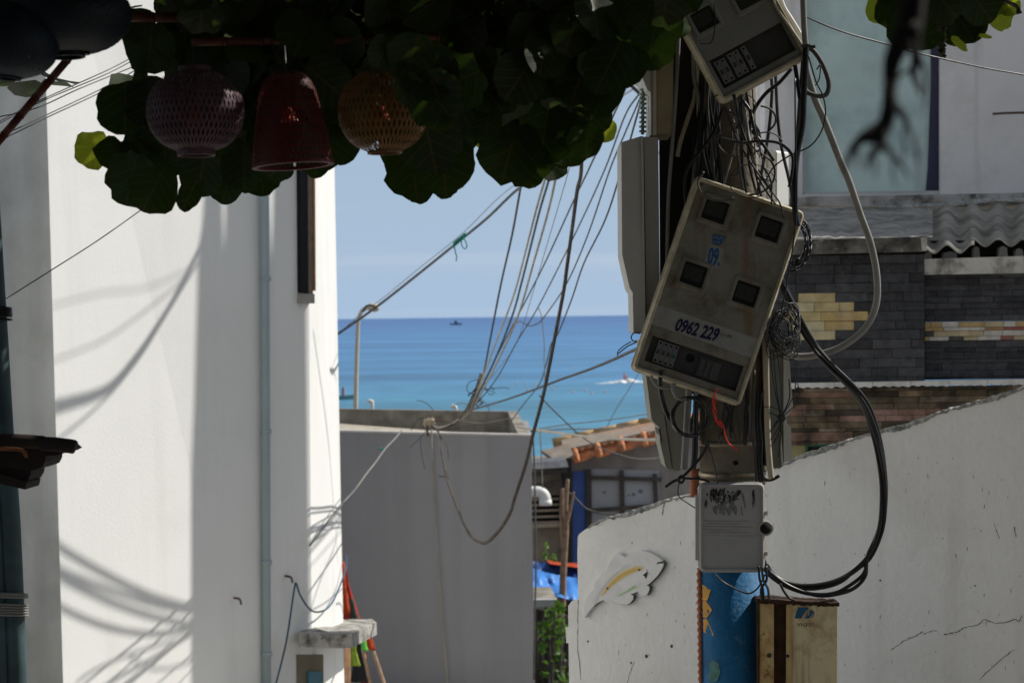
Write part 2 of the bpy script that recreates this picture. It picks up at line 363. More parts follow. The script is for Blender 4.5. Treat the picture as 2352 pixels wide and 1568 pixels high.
for sy in (-1, 1):
    mb.tube([b0 + V((0, sy * .2, .54)), b0 + V((.22, sy * .32, .4)), b0 + V((.52, sy * .3, .38))], [.07, .055, .04], sub=3)
    mb.tube([b0 + V((0, sy * .12, .05)), b0 + V((.42, sy * .25, .02)), b0 + V((.38, sy * .3, -.4))], [.1, .085, .06], sub=3)
mb.build('body', SKIN, pr)
MB().loft([[b0 + V((rx * math.cos(a), ry * math.sin(a), z)) for a in [2 * math.pi * i / 12 for i in range(12)]] for z, rx, ry in ((.04, .2, .24), (.3, .19, .22), (.5, .21, .27), (.6, .15, .2))], 0, True).build('life_vest', RED, pr)
MB().loft([[b0 + V((-.01 + rx * math.cos(a), rx * math.sin(a), z)) for a in [2 * math.pi * i / 10 for i in range(10)]] for z, rx in ((.86, .115), (.94, .11), (1.0, .06))], 0, True).build('hair', RED, pr)
rnd = random.Random(9); mb = MB()
for k in range(120):
    s = rnd.choice((-1, 1)); q = abs(rnd.gauss(0, 1)); x = s * (0.6 + q * 2.0); h = max(.05, .55 * math.exp(-(q / 1.2) ** 2)) * rnd.uniform(.4, 1); r0 = rnd.uniform(.2, .55)
    o = c + V((x, rnd.uniform(-1.2, 1.2) - (0.4 if s < 0 else 0), 0)); n = 7
    mb.loft([[o + V((r0 * f * math.cos(2 * math.pi * i / n) * 1.7, r0 * f * math.sin(2 * math.pi * i / n), h * z)) for i in range(n)] for f, z in ((1, 0.0), (.85, .5), (.45, .9), (.1, 1.0))], 0, True)
tag(mb.build('sea_foam', FOAM), 'white spray and wake foam round the jet ski', None, None, 'stuff')
BUOY = mat('buoy_orange', (0.62, 0.45, 0.34), 0.6)
bl = [(1186, 882), (1207, 882), (1228, 884), (1213, 895), (1270, 895), (1317, 902), (1359, 905), (1312, 846), (1321, 846), (1262, 885), (1240, 882), (1345, 897), (1390, 901)]
b0 = None
for i, (x, y) in enumerate(bl):
    q = seapt(x, y)
    if b0 is None:
        mb = MB().lathe(q + V((0, 0, -.2)), (0, 0, 1), [(0.08, .08), (.17, .16), (.3, .19), (.42, .13), (.48, .05), (.52, .05)], 12)
        o = b0 = mb.build('buoy', BUOY, None, q)
    else:
        o = b0.copy(); COL.objects.link(o); o.location = q
    tag(o, 'small pale orange buoy floating in the row off the beach', 'buoy', 'buoys off the beach')

# ------------------------------------------------------------ white house on the left
def ring_at(pts, y):          # pts: (x_top, slope per px, depth) -> ring at picture row y
    return [P(x0 + k * y, y, d) for x0, k, d in pts]
dK, dC, dB = 20.0, 23.5, 25.6
lineK = (100.2, 0.0286, dK); lineC = (705.0, 0.0075, dC); lineB = (761.0, 0.0190, dB)
WLOC = P(400, 2300, 23)
house = thing('white_house', 'tall white rendered house with a lit side wall and narrow corner window', 'house', WLOC)
mb = MB()
plan = [(-260, 0.02, 20.9), lineK, lineC, lineB, (752, 0.019, 27.5), (-260, 0.02, 27.5)]
top, bot = ring_at(plan, -420), ring_at(plan, 2300)
n = len(plan)
for i in range(n):
    j = (i + 1) % n
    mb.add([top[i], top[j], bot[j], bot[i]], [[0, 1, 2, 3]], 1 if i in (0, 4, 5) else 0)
mb.add(top, [list(range(n))], 0)
# thin rendered kerb line at the near corner
mb.build('wall', [WHITE, WHITE_SHADE_ST], house)
# plane helpers on wall A
A0, A1 = P(lineK[0] + lineK[1] * 800, 800, dK), P(lineC[0] + lineC[1] * 800, 800, dC)
Aup = (P(lineK[0], 0, dK) - P(lineK[0] + lineK[1] * 1568, 1568, dK)).normalized()
Au = (A1 - A0); Au.z = 0; Au.normalize()
An = V((Au.y, -Au.x, 0)).normalized()
B1 = P(lineB[0] + lineB[1] * 800, 800, dB)
def on_plane(x, y, o, nrm, lift=0.0):
    d = P(x, y, 1.0) - CAM
    return CAM + d * ((o - CAM).dot(nrm) / d.dot(nrm)) + nrm * lift
def onA(x, y, lift=0.0): return on_plane(x, y, A1, An, lift)
Bu = (B1 - A1); Bu.z = 0; Bu.normalize(); Bn = V((Bu.y, -Bu.x, 0))
def onB(x, y, lift=0.0): return on_plane(x, y, A1, Bn, lift)
# downpipe
mb = MB(); mb.tube([onA(597, -100, .05), onA(602, 700, .05), onA(606, 1800, .05)], .052, 12, sub=1)
dp = mb.build('downpipe', PIPEBLUE, house)
for y in (330, 640, 990, 1290, 1500):
    MB().tube([onA(601 + y * .003, y - 5, .05), onA(601 + y * .003, y + 5, .05)], .064, 12, sub=1).build('pipe_clip', PIPEBLUE, dp)
# corner window
def quadA(x0, x1, y0, y1, l0, l1, m, name, par):
    mb = MB(); q = [onA(x0, y0, l1), onA(x1, y0, l1), onA(x1 + .006 * (y1 - y0), y1, l1), onA(x0 + .006 * (y1 - y0), y1, l1)]
    q0 = [p - An * (l1 - l0) for p in q]
    mb.loft([q0, q]); return mb.build(name, m, par)
win = quadA(681, 697, 150, 672, -.02, .05, BLACK, 'window', house)
quadA(697.5, 707.5, 150, 690, -.02, .06, BROWNF, 'window_frame', win)
SHUT = mat('orange_brown_wood', (0.33, 0.16, 0.07), 0.7, var=0.2, vscale=10)
quadA(708, 711.5, 150, 668, -.02, .075, SHUT, 'shutter', win)
SILLM = mat('sill_grey', (0.34, 0.31, 0.28), 0.7, var=0.2, vscale=8)
quadA(683, 710.5, 675, 697, -.02, .085, SILLM, 'window_sill', win)
# ledge slab round the corner
def slab(pts_top, th, m, name, par, extra=None):
    mb = MB(); mb.loft([pts_top, [p - V((0, 0, th)) for p in pts_top]]); return mb.build(name, m, par)
lz = P(680, 1459, 22.9).z
def at_z(x, d, z):
    q = P(x, 784, d); return V((q.x, q.y, z))
ledge = slab([at_z(676, 23.05, lz), at_z(740, 22.85, lz + .01), at_z(797, 22.9, lz), at_z(856, 25.6, lz - .29), at_z(846, 26.4, lz - .37), at_z(765, 26.4, lz - .37), at_z(705, 23.75, lz - .02)], .165, mat('ledge_concrete', (0.42, 0.405, 0.37), 0.9, spec=.15, var=0.15, vscale=5, dirt_or_reflection=((0.05, 0.052, 0.055), 0.92, 7, 0.44), patch=((0.02, 0.02, 0.022), 0.9, 11, 0.60), bump=(0.3, 25)), 'ledge', house)
NAIL = mat('rusty_nail', (0.12, 0.08, 0.06), 0.8)
for k_, (x, y) in enumerate(((655, 1322), (537, 1372))):
    MB().tube([onA(x, y, 0), onA(x, y + 2, .09), onA(x + 2, y + 14, .1)], .014, 6).build('hook', NAIL, house)
DOORB = mat('beige_recess', (0.20, 0.17, 0.12), 0.8, var=0.15)
dq = quadA(680, 741, 1502, 1700, -.02, .012, DOORB, 'doorway', house)
quadA(702, 733, 1540, 1700, .013, .05, mat('teal_pane', (0.08, 0.20, 0.25), 0.25), 'door_pane', dq)

# unseen slab added behind the right-hand house, shaped to shadow wall A
hs = V((SUN.x, SUN.y, 0)).normalized(); So = A1 + hs * 7.6
def to_slab(p): 
    t_ = (So - p).dot(hs) / SUN.dot(hs); return p + SUN * t_
edge = [(436, 1568), (450, 1176), (461, 900), (469, 640), (471, 560), (480, 500), (487, 400), (490, 300)]
ep = [to_slab(onA(*e)) for e in edge]
low = ep[0].copy(); low.z = 6.0
cr = [to_slab(onA(lineC[0] + lineC[1] * y, y)) - V((-hs.y, hs.x, 0)) * 0.03 for y in (300, 1568)]
lowc = cr[1].copy(); lowc.z = 6.0
notch = [(518, 300), (528, 566), (536, 300), (616, 300), (630, 592), (639, 300)]
loop = [low] + ep + [to_slab(onA(*e)) for e in notch] + cr + [lowc]
mb = MB(); mb.prism(loop, hs * .3)
tag(mb.build('shadow_slab', WHITE), 'unseen slab added beyond the slate walled house to cast a shadow', 'shadow slab')

# wires whose shadows fall on the lit wall (strung across the lane, above the picture)
shadow = [([(120, 930), (145, 925), (250, 885), (330, 800), (400, 700), (440, 625), (474, 556), (500, 500)], .030, 8.0),
          ([(120, 950), (150, 940), (255, 893), (335, 806), (400, 706), (442, 628), (474, 560), (500, 505)], .022, 8.1),
          ([(120, 1020), (200, 955), (290, 865), (380, 740), (470, 590)], .014, 8.6),
          ([(120, 830), (250, 770), (360, 690), (460, 610)], .010, 10.5),
          ([(120, 700), (250, 660), (360, 640), (480, 590)], .009, 10.8),
          ([(110, 1262), (145, 1285), (250, 1335), (350, 1372), (440, 1390), (480, 1392)], .024, 6.8),
          ([(110, 1318), (145, 1335), (250, 1366), (350, 1390), (440, 1400), (480, 1398)], .022, 7.4),
          ([(110, 1335), (150, 1357), (250, 1395), (350, 1420), (440, 1431), (480, 1430)], .024, 7.0),
          ([(110, 1410), (145, 1426), (220, 1450), (300, 1461), (370, 1457), (440, 1440), (480, 1425)], .022, 6.6),
          ([(210, 1600), (270, 1562), (340, 1520), (440, 1455), (490, 1418)], .018, 6.4),
          ([(150, 1590), (200, 1555), (290, 1512), (400, 1470)], .013, 7.2),
          ([(280, 1515), (330, 1540), (380, 1540), (440, 1518), (480, 1500)], .012, 7.2)]
def sundrop(x, y, dist, on=onA):
    return on(x, y) + SUN * (dist / math.hypot(SUN.x, SUN.y))
for i, (pp, r, dist) in enumerate(shadow):
    mb = MB().tube([sundrop(x, y, dist) for x, y in pp], r, 6)
    tag(mb.build('overhead_cable', BLACKRUB), 'black cable strung high over the lane behind the meter boxes', 'cable', 'cables strung high over the lane')
for pp, r in (([(690, 1270), (716, 1244), (750, 1205), (790, 1155), (810, 1130)], .02), ([(690, 1292), (716, 1262), (750, 1222), (790, 1172), (810, 1150)], .018), ([(690, 1320), (716, 1296), (790, 1210)], .008),
              ([(717, 760), (740, 960), (760, 1180), (770, 1300)], .012), ([(716, 1400), (735, 1330), (750, 1290), (762, 1256), (772, 1210), (786, 1180)], .012)):
    mb = MB().tube([sundrop(x, y, 7.5, onB) for x, y in pp], r, 6)
    tag(mb.build('overhead_cable', BLACKRUB), 'black cable strung high over the lane behind the meter boxes', 'cable', 'cables strung high over the lane')

# blue wire hung from the hook on the white house
q = [onA(614, 1575, .12), onA(640, 1470, .12), onA(658, 1352, .12), onA(660, 1338, .14), onA(668, 1362, .14), onA(684, 1388, .14), onA(703, 1402, .12)] + [onB(722, 1401, .12), onB(745, 1383, .1), onB(765, 1340, .1), onB(778, 1300, .1), onB(786, 1275, .06)]
tag(MB().tube(q, .011, 6).build('blue_wire', BLUECAB), 'thin blue wire looping from the hook across the white house corner', 'wire')

# ------------------------------------------------------------ grey block with parapet in the middle
gy = thing('grey_block', 'low grey rendered block with a stained cement parapet round its flat roof', 'building', P(1000, 1950, 31))
mb = MB()
def box_pts(a, b, c_, d_, th): return None
ft = [P(770, 989, 30), P(1219, 999, 30)]; fb = [P(770, 2000, 30), P(1236, 2000, 30)]
back = V((0, 4.4, 0))
mb.prism([ft[0], ft[1], fb[1], fb[0]], V((0, .16, 0)))
mb.prism([ft[1] + V((-.16, .163, -.003)), ft[1] + V((-.002, .163, -.003)), fb[1] + V((-.002, .163, 0)), fb[1] + V((-.16, .163, 0))], V((0, 4.0, 0)))
mb.build('wall', GREYW, gy)
mb = MB(); bt = [P(770, 938.5, 34.3), P(1188, 945, 34.3)]
mb.prism([bt[0], bt[1], bt[1] - V((0, 0, 4)), bt[0] - V((0, 0, 4))], V((0, .16, 0)))
mb.build('parapet', CEMENT, gy)
mb = MB(); r0 = ft[1] + V((-.02, .17, 0)); r1 = bt[1] + V((0, -.002, 0))
mb.prism([r0, r1, r1 + V((-.17, 0, 0)), r0 + V((-.17, 0, 0))], V((0, 0, -.5))); mb.build('parapet', CEMENT, gy)
fl = P(900, 988, 33).z
mb = MB(); q = [P(775, 972, 33.9), P(1150, 1000, 33.9), P(1150, 1010, 31), P(775, 992, 31)]
mb.prism(q, V((0, 0, -.3))); mb.build('roof_slab', mat('roof_cement', (0.42, 0.38, 0.31), 0.9, var=0.2, vscale=4, dirt_or_reflection=((.2, .18, .15), .6, 3)), gy)
COPING = mat('pale_coping', (0.56, 0.53, 0.52), 0.9, var=0.1)
mb = MB(); q = ft[0] + V((0, -.01, .012)); q2 = ft[1] + V((.01, -.01, .012))
mb.prism([q, q2, q2 - V((0, 0, .03)), q - V((0, 0, .03))], V((0, .19, 0))); mb.build('coping', COPING, gy)
# conduit running down the grey wall
mb = MB(); mb.tube([P(991, 985, 29.9), P(993, 1060, 29.9), P(999, 1160, 29.9), P(1007, 1300, 29.9), P(1017, 1450, 29.9), P(1030, 1600, 29.9), P(1036, 1800, 29.9)], .013, 6)
tag(mb.build('wall_conduit', mat('dull_conduit', (.33, .30, .24), .6, var=.2)), 'thin beige conduit running down the middle of the grey wall', 'conduit')
# street lamp post and stub pipes behind the parapet
sp = thing('lamp_post', 'cream curved lamp post rising behind the grey parapet beside the white house', 'lamp post', P(816, 1100, 50))
MB().tube([P(815, 1200, 50), P(817, 930, 50), P(819, 840, 50), P(822, 750, 50), P(825, 728, 50), P(832, 713, 50), P(842, 706, 50), P(850, 704, 50)], [.065, .06, .055, .05, .05, .05, .045, .045], 10).build('pole', CREAM, sp)
hd = P(850, 706, 50); MB().lathe(hd + V((-.08, 0, .02)), (1, 0, -.12), [(0, .05), (.06, .1), (.22, .12), (.3, .08), (.33, .02)], 12).build('lamp_head', CREAM, sp)
for (x, y0, y1, lb) in ((852, 921, 945, 'white bent vent pipe on the roof edge right of the lamp post'), (1044, 933, 950, 'grey bent pipe end on the roof edge left of the cable knot')):
    tag(MB().tube([P(x + 3, y1, 35), P(x + 3, y0 + 4, 35), P(x, y0, 35), P(x - 5, y0, 35), P(x - 6, y0 + 4, 35)], .032, 10).build('vent_pipe', PVC), lb, 'pipe')
# insulator bracket where the cables meet the wall
ib = thing('insulator', 'shiny glazed insulator on the grey roof edge where the cables meet', 'insulator', P(988, 985, 30))
GLZ = mat('glazed_ceramic', (0.42, 0.34, 0.22), 0.15, spec=.6)
q = P(985, 968, 29.95)
MB().lathe(q + V((-.09, 0, -.02)), (1, .1, .1), [(0, .03), (.03, .07), (.06, .045), (.09, .08), (.12, .05), (.15, .075), (.19, .03)], 14).build('spool', GLZ, ib)
MB().tube([q + V((-.03, 0, -.03)), q + V((-.02, .02, -.22))], .018).tube([q + V((-.1, 0, 0)), q + V((.12, -.02, .02)), q + V((.3, 0, .0))], .012).build('bracket', NAIL, ib)

# ------------------------------------------------------------ folded orange canopy, net and poles leaning by the grey wall
ob = thing('folded_canopy', 'folded orange and dark red canopy leaning against the grey wall', 'canopy', P(820, 1700, 28.6))
def drape(top, bl, br, m, name, par, folds=7, seed=1, d=28.6, thick=.09, taper=.1):
    rd = random.Random(seed); mb = MB(); rings = []
    n = folds * 4
    for k in range(9):
        s = k / 8; cx0 = top[0] + (bl[0] - top[0]) * s; cx1 = top[0] + (br[0] - top[0]) * s; y = top[1] + ((bl[1] + br[1]) / 2 - top[1]) * s
        hw = max(6, (cx1 - cx0) / 2); cx = (cx0 + cx1) / 2; ring = []
        for i in range(n):
            a = 2 * math.pi * i / n; f = 1 + .16 * math.sin(a * folds + seed + s * 1.4) * min(1, s * 3)
            ring.append(P(cx + hw * f * math.cos(a), y + rd.uniform(-1.5, 1.5), d - hw * f * math.sin(a) * .8 * d / F))
        rings.append(ring)
    return mb.loft(rings, 0, True).build(name, m, par)
drape((785, 1290), (780, 1420), (806, 1400), ORANGE, 'orange_cloth', ob, 5, 1)
drape((789, 1300), (790, 1450), (832, 1435), REDCLOTH, 'red_cloth', ob, 6, 2, 28.9)
drape((806, 1375), (803, 1450), (838, 1452), mat('dark_green_cloth', (.035, .045, .04)), 'green_cloth', ob, 4, 3, 28.5)
drape((846, 1436), (836, 1490), (862, 1492), ORANGE, 'orange_cloth', ob, 5, 6, 28.4)
drape((836, 1500), (824, 1640), (872, 1640), REDCLOTH, 'red_cloth', ob, 9, 9, 29.0)
drape((822, 1440), (806, 1560), (850, 1570), mat('black_cloth', (.02, .02, .022)), 'dark_cloth', ob, 7, 7, 28.95)
tag(drape((812, 1470), (800, 1530), (828, 1525), GREENNET, 'folded_net', None, 5, 4, 28.2), 'bundled yellow green net under the white concrete ledge', 'net')
tag(drape((832, 1455), (830, 1495), (846, 1492), mat('bright_green_net', (.10, .42, .06)), 'folded_net', None, 4, 8, 28.0), 'small bright green cloth hanging just right of the ledge', 'cloth')
for (x0, y0, x1, y1, lb) in ((833, 1490, 866, 1640, 'left one of two pale wooden poles leaning below the ledge'), (858, 1495, 904, 1640, 'right one of two pale wooden poles leaning below the ledge')):
    tag(MB().tube([P(x0, y0, 28), P((x0 + x1) / 2 + 1, (y0 + y1) / 2, 27.9), P(x1, y1, 27.7)], .026, 8).build('wooden_pole', WOODL), lb, 'pole', 'wooden poles leaning by the ledge')
tag(MB().prism([P(791, 1490, 27.6), P(803, 1488, 27.6), P(806, 1700, 27.6), P(792, 1700, 27.6)], V((0, .08, 0))).build('rusty_board', mat('rusty_sheet', (.40, .22, .12), .8, var=.3, vscale=8, dirt_or_reflection=((.55, .45, .35), .6, 5))), 'rusty board standing beside the white house under the ledge', 'board')
# ------------------------------------------------------------ far house, shed, tarps, plants (gap in the middle)
fh = thing('tiled_house', 'small far house with orange eave tiles and wooden framed window', 'house', P(1420, 1500, 45))
D = 45
FARW = mat('far_render', (0.33, 0.31, 0.295), 0.9, var=0.15, vscale=2, dirt_or_reflection=((.17, .155, .14), .7, 1.2), streak=((.15, .14, .13), .7, 2.0), bump=(.3, 10))
MB().prism([P(1312, 1046, D), P(1540, 996, D), P(1640, 980, D), P(1640, 1700, D), P(1312, 1700, D)], V((0, 4, 0))).build('wall', FARW, fh)
MB().prism([P(1316, 1082, D - .06), P(1346, 1082, D - .06), P(1346, 1330, D - .06), P(1316, 1330, D - .06)], V((0, .05, 0))).build('blue_pilaster', mat('blue_paint', (0.08, 0.16, 0.50), 0.7, var=.12), fh)
PANE = mat('pale_pane', (0.42, 0.44, 0.48), 0.5, var=0.05)
wf = MB().prism([P(1347, 1076, D - .03), P(1512, 1080, D - .03), P(1520, 1290, D - .03), P(1347, 1290, D - .03)], V((0, .03, 0))).build('window', PANE, fh)
fr = MB()
def bar(mb, x0, y0, x1, y1, wd, d, th=.08, mi=0):
    a, b = P(x0, y0, d), P(x1, y1, d); dr = (b - a).normalized(); s = dr.cross(FW).normalized() * (wd * d / F / 2)
    return mb.prism([a + s, b + s, b - s, a - s], FW * th, mi)
bar(fr, 1352, 1078, 1354, 1300, 13, D - .14); bar(fr, 1428, 1080, 1433, 1290, 10, D - .13); bar(fr, 1504, 1088, 1514, 1290, 10, D - .14)
bar(fr, 1355, 1096, 1520, 1101, 9, D - .16, .06); bar(fr, 1355, 1172, 1520, 1160, 9, D - .16, .06)
fr.build('window_frame', WOODD, wf)
BLOTCH = mat('blue_blotch', (.16, .19, .27))
mb = MB()
for x, y, r in ((1455, 1135, 5), (1471, 1128, 6), (1444, 1137, 3), (1388, 1130, 4)):
    mb.loft([[P(x + r * math.cos(a), y + r * .8 * math.sin(a), D - .033) for a in [2 * math.pi * i / 8 for i in range(8)]], [P(x + r * math.cos(a), y + r * .8 * math.sin(a), D - .031) for a in [2 * math.pi * i / 8 for i in range(8)]]])
mb.build('smudge', BLOTCH, wf)
# roof: pale cement sheet slope, orange eave tiles, ridge tiles
SHEET = mat('asbestos_sheet', (0.27, 0.235, 0.20), 0.9, var=0.25, vscale=4, dirt_or_reflection=((.36, .18, .09), .75, 2.5), bump=(.2, 14))
rf = MB().loft([[P(1292, 1032, D - .5), P(1530, 985, D - .5), P(1640, 960, D - .5), P(1640, 955, D + 3), P(1530, 962, D + 3), P(1290, 1010, D + 3)], [p - V((0, 0, .06)) for p in [P(1292, 1032, D - .5), P(1530, 985, D - .5), P(1640, 960, D - .5), P(1640, 955, D + 3), P(1530, 962, D + 3), P(1290, 1010, D + 3)]]]).build('roof', SHEET, fh)
RIDGE = mat('ridge_tile', (0.50, 0.34, 0.17), 0.85, var=.3, vscale=5, dirt_or_reflection=((.30, .15, .08), .6, 3))
mb = MB(); rr = [(1270, 1019), (1320, 1006), (1368, 996), (1420, 985), (1470, 973), (1520, 965), (1580, 955)]
for (x0, y0), (x1, y1) in zip(rr, rr[1:]):
    mb.tube([P(x0, y0, D + 3.1), P(x1 + 4, y1 - 1, D + 3.1)], [.14, .12], 10, sub=1)
mb.build('ridge_tiles', RIDGE, rf)
BT = mat('brown_roof_tile', (.50, .23, .115), .85, var=.35, vscale=6, dirt_or_reflection=((.22, .17, .11), .8, 4, .46))
for r_ in range(3):
    mb = MB()
    for k in range(20):
        x = 1296 + k * 17; y0 = 1013 - (x - 1270) * .217 + 6 + r_ * 8; mb.prism([P(x, y0, D + 2.4 - r_ * 1.2), P(x + 16, y0 - 3.4, D + 2.4 - r_ * 1.2), P(x + 15.6, y0 + 3.4, D + 1.9 - r_ * 1.2), P(x + 8, y0 + 6.6, D + 1.85 - r_ * 1.2), P(x + .4, y0 + 6.6, D + 1.9 - r_ * 1.2)], V((0, 0, -.06)))
    mb.build('tile_row', BT, rf)
xs_ = [(1318, 1044), (1370, 1032), (1423, 1019), (1475, 1007), (1528, 995), (1580, 983)]
for (x0, y0), (x1, y1) in zip(xs_, xs_[1:]):
    mb = MB(); mb.prism([P(x0 + 14, y0 - 14, D - .4), P(x1, y1 - 14, D - .4), P(x1, y1 + 14, D - .62), P(x0 + 16, y0 + 17, D - .62)], V((0, .06, 0)))
    mb.tube([P(x0 + 2, y0 - 13, D - .45), P(x0 + 5, y0 + 4, D - .66), P(x0 + 8, y0 + 18, D - .68)], [.07, .08, .075], 8, sub=2)
    mb.build('eave_tile', TERRA, rf)
mb = MB(); q = [P(1243, 1034, D - 1.2), P(1308, 1017, D - 1.0), P(1316, 1044, D - 1.5), P(1284, 1061, D - 1.8)]
mb.prism(q, V((0, .1, -.07))); mb.build('sheet_offcut', SHEET, fh)
# shed
sh = thing('shed', 'dark open shed with slatted vent left of the blue pilaster', 'shed', P(1265, 1600, 43))
SHB = mat('shed_block', (0.26, 0.215, 0.17), 0.9, var=.2, vscale=3, dirt_or_reflection=((.15, .125, .1), .6, 2))
mb = MB(); d = 43.5
mb.prism([P(1222, 1062, d), P(1312, 1062, d), P(1312, 1700, d), P(1222, 1700, d)], V((0, 2, 0))); mb.build('wall', SHB, sh)
MB().prism([P(1222, 1063, d - .9), P(1300, 1056, d - .9), P(1306, 1072, d - 1.1), P(1222, 1077, d - 1.1)], V((0, 1, .02))).build('roof', mat('dull_tin', (.13, .135, .15), .6, var=.3, vscale=6), sh)
mb = MB(); bar(mb, 1222, 1090, 1302, 1080, 9, d - .5); bar(mb, 1222, 1120, 1292, 1108, 16, d - .4); mb.build('beam', WOODD, sh)
MB().prism([P(1222, 1140, d - .02), P(1284, 1136, d - .02), P(1284, 1198, d - .02), P(1222, 1200, d - .02)], V((0, .015, 0))).build('vent_opening', BLACK, sh)
SLAT = mat('slat', (.33, .26, .20), .8, var=.2)
for k, y in enumerate((1146, 1159, 1172, 1186, 1199)):
    bar(MB(), 1222, y + 1, 1285, y - 1, 5, d - .1).build('slat', SLAT, sh)
mb = MB(); bar(mb, 1222, 1208, 1286, 1205, 9, d - .12); mb.build('ledge', mat('pale_ledge', (.42, .35, .28), .9), sh)
mb = MB(); bar(mb, 1301, 1052, 1303, 1700, 24, d - .3, .2); mb.build('post', mat('dark_post', (.035, .033, .034), .9), sh)  # post in an even near-black tone
tag(MB().tube([P(1215, 1129, 41), P(1235, 1129, 41), P(1246, 1133, 41), P(1252, 1142, 41), P(1253, 1154, 41)], .12, 14).tube([P(1253, 1148, 41), P(1253.3, 1160, 41)], .135, 14).build('pipe_elbow', PVC), 'white plastic pipe elbow sticking out of the grey wall edge', 'pipe')
# thin bare trunk
tr = thing('bare_tree', 'thin bare forked tree trunk standing before the blue tarp', 'tree', P(1292, 1500, 38))
BARK = mat('pale_bark', (.30, .20, .14), .9, var=.3, vscale=12, streak=((.14, .095, .07), .6, 12), bump=(.5, 30))
MB().tube([P(1290, 1620, 38), P(1292, 1370, 38), P(1296, 1280, 38), P(1300, 1215, 38), P(1300, 1160, 38), P(1304, 1100, 38)], [.075, .07, .062, .055, .045, .035], 8).build('trunk', BARK, tr)
MB().tube([P(1299, 1210, 37.95), P(1307, 1180, 37.95), P(1312, 1160, 37.95), P(1318, 1130, 37.9)], [.045, .035, .03, .02], 8).build('branch', BARK, tr)
MB().tube([P(1294, 1260, 38), P(1290, 1190, 38.05), P(1292, 1120, 38.1)], [.05, .042, .03], 8).build('branch', BARK, tr)
# tarps: hung sheets with folds
def sheet(tl, tr_, br, bl, d, m, name, label, cat, amp=.10, nx=18, ny=8, seed=0, tilt=.6):
    rd = random.Random(seed); mb = MB(); vs = []
    ph = [rd.uniform(0, 6) for _ in range(4)]
    for j in range(ny + 1):
        for i in range(nx + 1):
            s, t = i / nx, j / ny
            x = (tl[0] * (1 - s) + tr_[0] * s) * (1 - t) + (bl[0] * (1 - s) + br[0] * s) * t
            y = (tl[1] * (1 - s) + tr_[1] * s) * (1 - t) + (bl[1] * (1 - s) + br[1] * s) * t
            y += 4 * math.sin(s * math.pi) * (1 - t)
            dd = d - tilt * t + amp * (math.sin(9 * s + 5 * t + ph[0]) + .6 * math.sin(21 * s - 4 * t + ph[1]) + .5 * math.sin(7 * t + 4 * s + ph[2]))
            vs.append(P(x, y, dd))
    fs = [[j * (nx + 1) + i, j * (nx + 1) + i + 1, (j + 1) * (nx + 1) + i + 1, (j + 1) * (nx + 1) + i] for j in range(ny) for i in range(nx)]
    n = len(vs); vs2 = [v + V((0, .02, 0)) for v in vs]
    mb.add(vs, fs, 0, True); mb.add(vs2, fs, 0, True)
    return tag(mb.build(name, m), label, cat)
sheet((1256, 1285), (1340, 1291), (1340, 1305), (1262, 1294), 40.6, ORANGE, 'orange_tarp', 'orange tarp strip along the top of the blue tarps', 'tarp', .06, seed=1)
sheet((1222, 1286), (1340, 1296), (1340, 1336), (1222, 1310), 40.4, NAVYTARP, 'navy_tarp', 'dark blue tarp hanging under the orange strip', 'tarp', .05, seed=2, tilt=.3)
sheet((1222, 1304), (1340, 1328), (1340, 1386), (1222, 1352), 39.6, BLUETARP, 'blue_tarp', 'bright blue sunlit tarp sagging behind the thin tree trunk', 'tarp', .17, seed=3, tilt=1.6)
pl = thing('cement_ledge', 'small cement slab ledge jutting out beside the grey wall', 'ledge', P(1250, 1600, 37))
MB().prism([P(1220, 1348, 37.6), P(1266, 1347, 37.6), P(1278, 1376, 36.6), P(1222, 1378, 36.6)], V((0, 0, -.06))).build('slab', CEMENT, pl)
MB().prism([P(1222, 1377, 36.55), P(1279, 1376, 36.55), P(1279, 1392, 36.55), P(1222, 1394, 36.55)], V((0, .3, 0))).build('slab_front', mat('pale_slab', (.42, .43, .46), .8), pl)

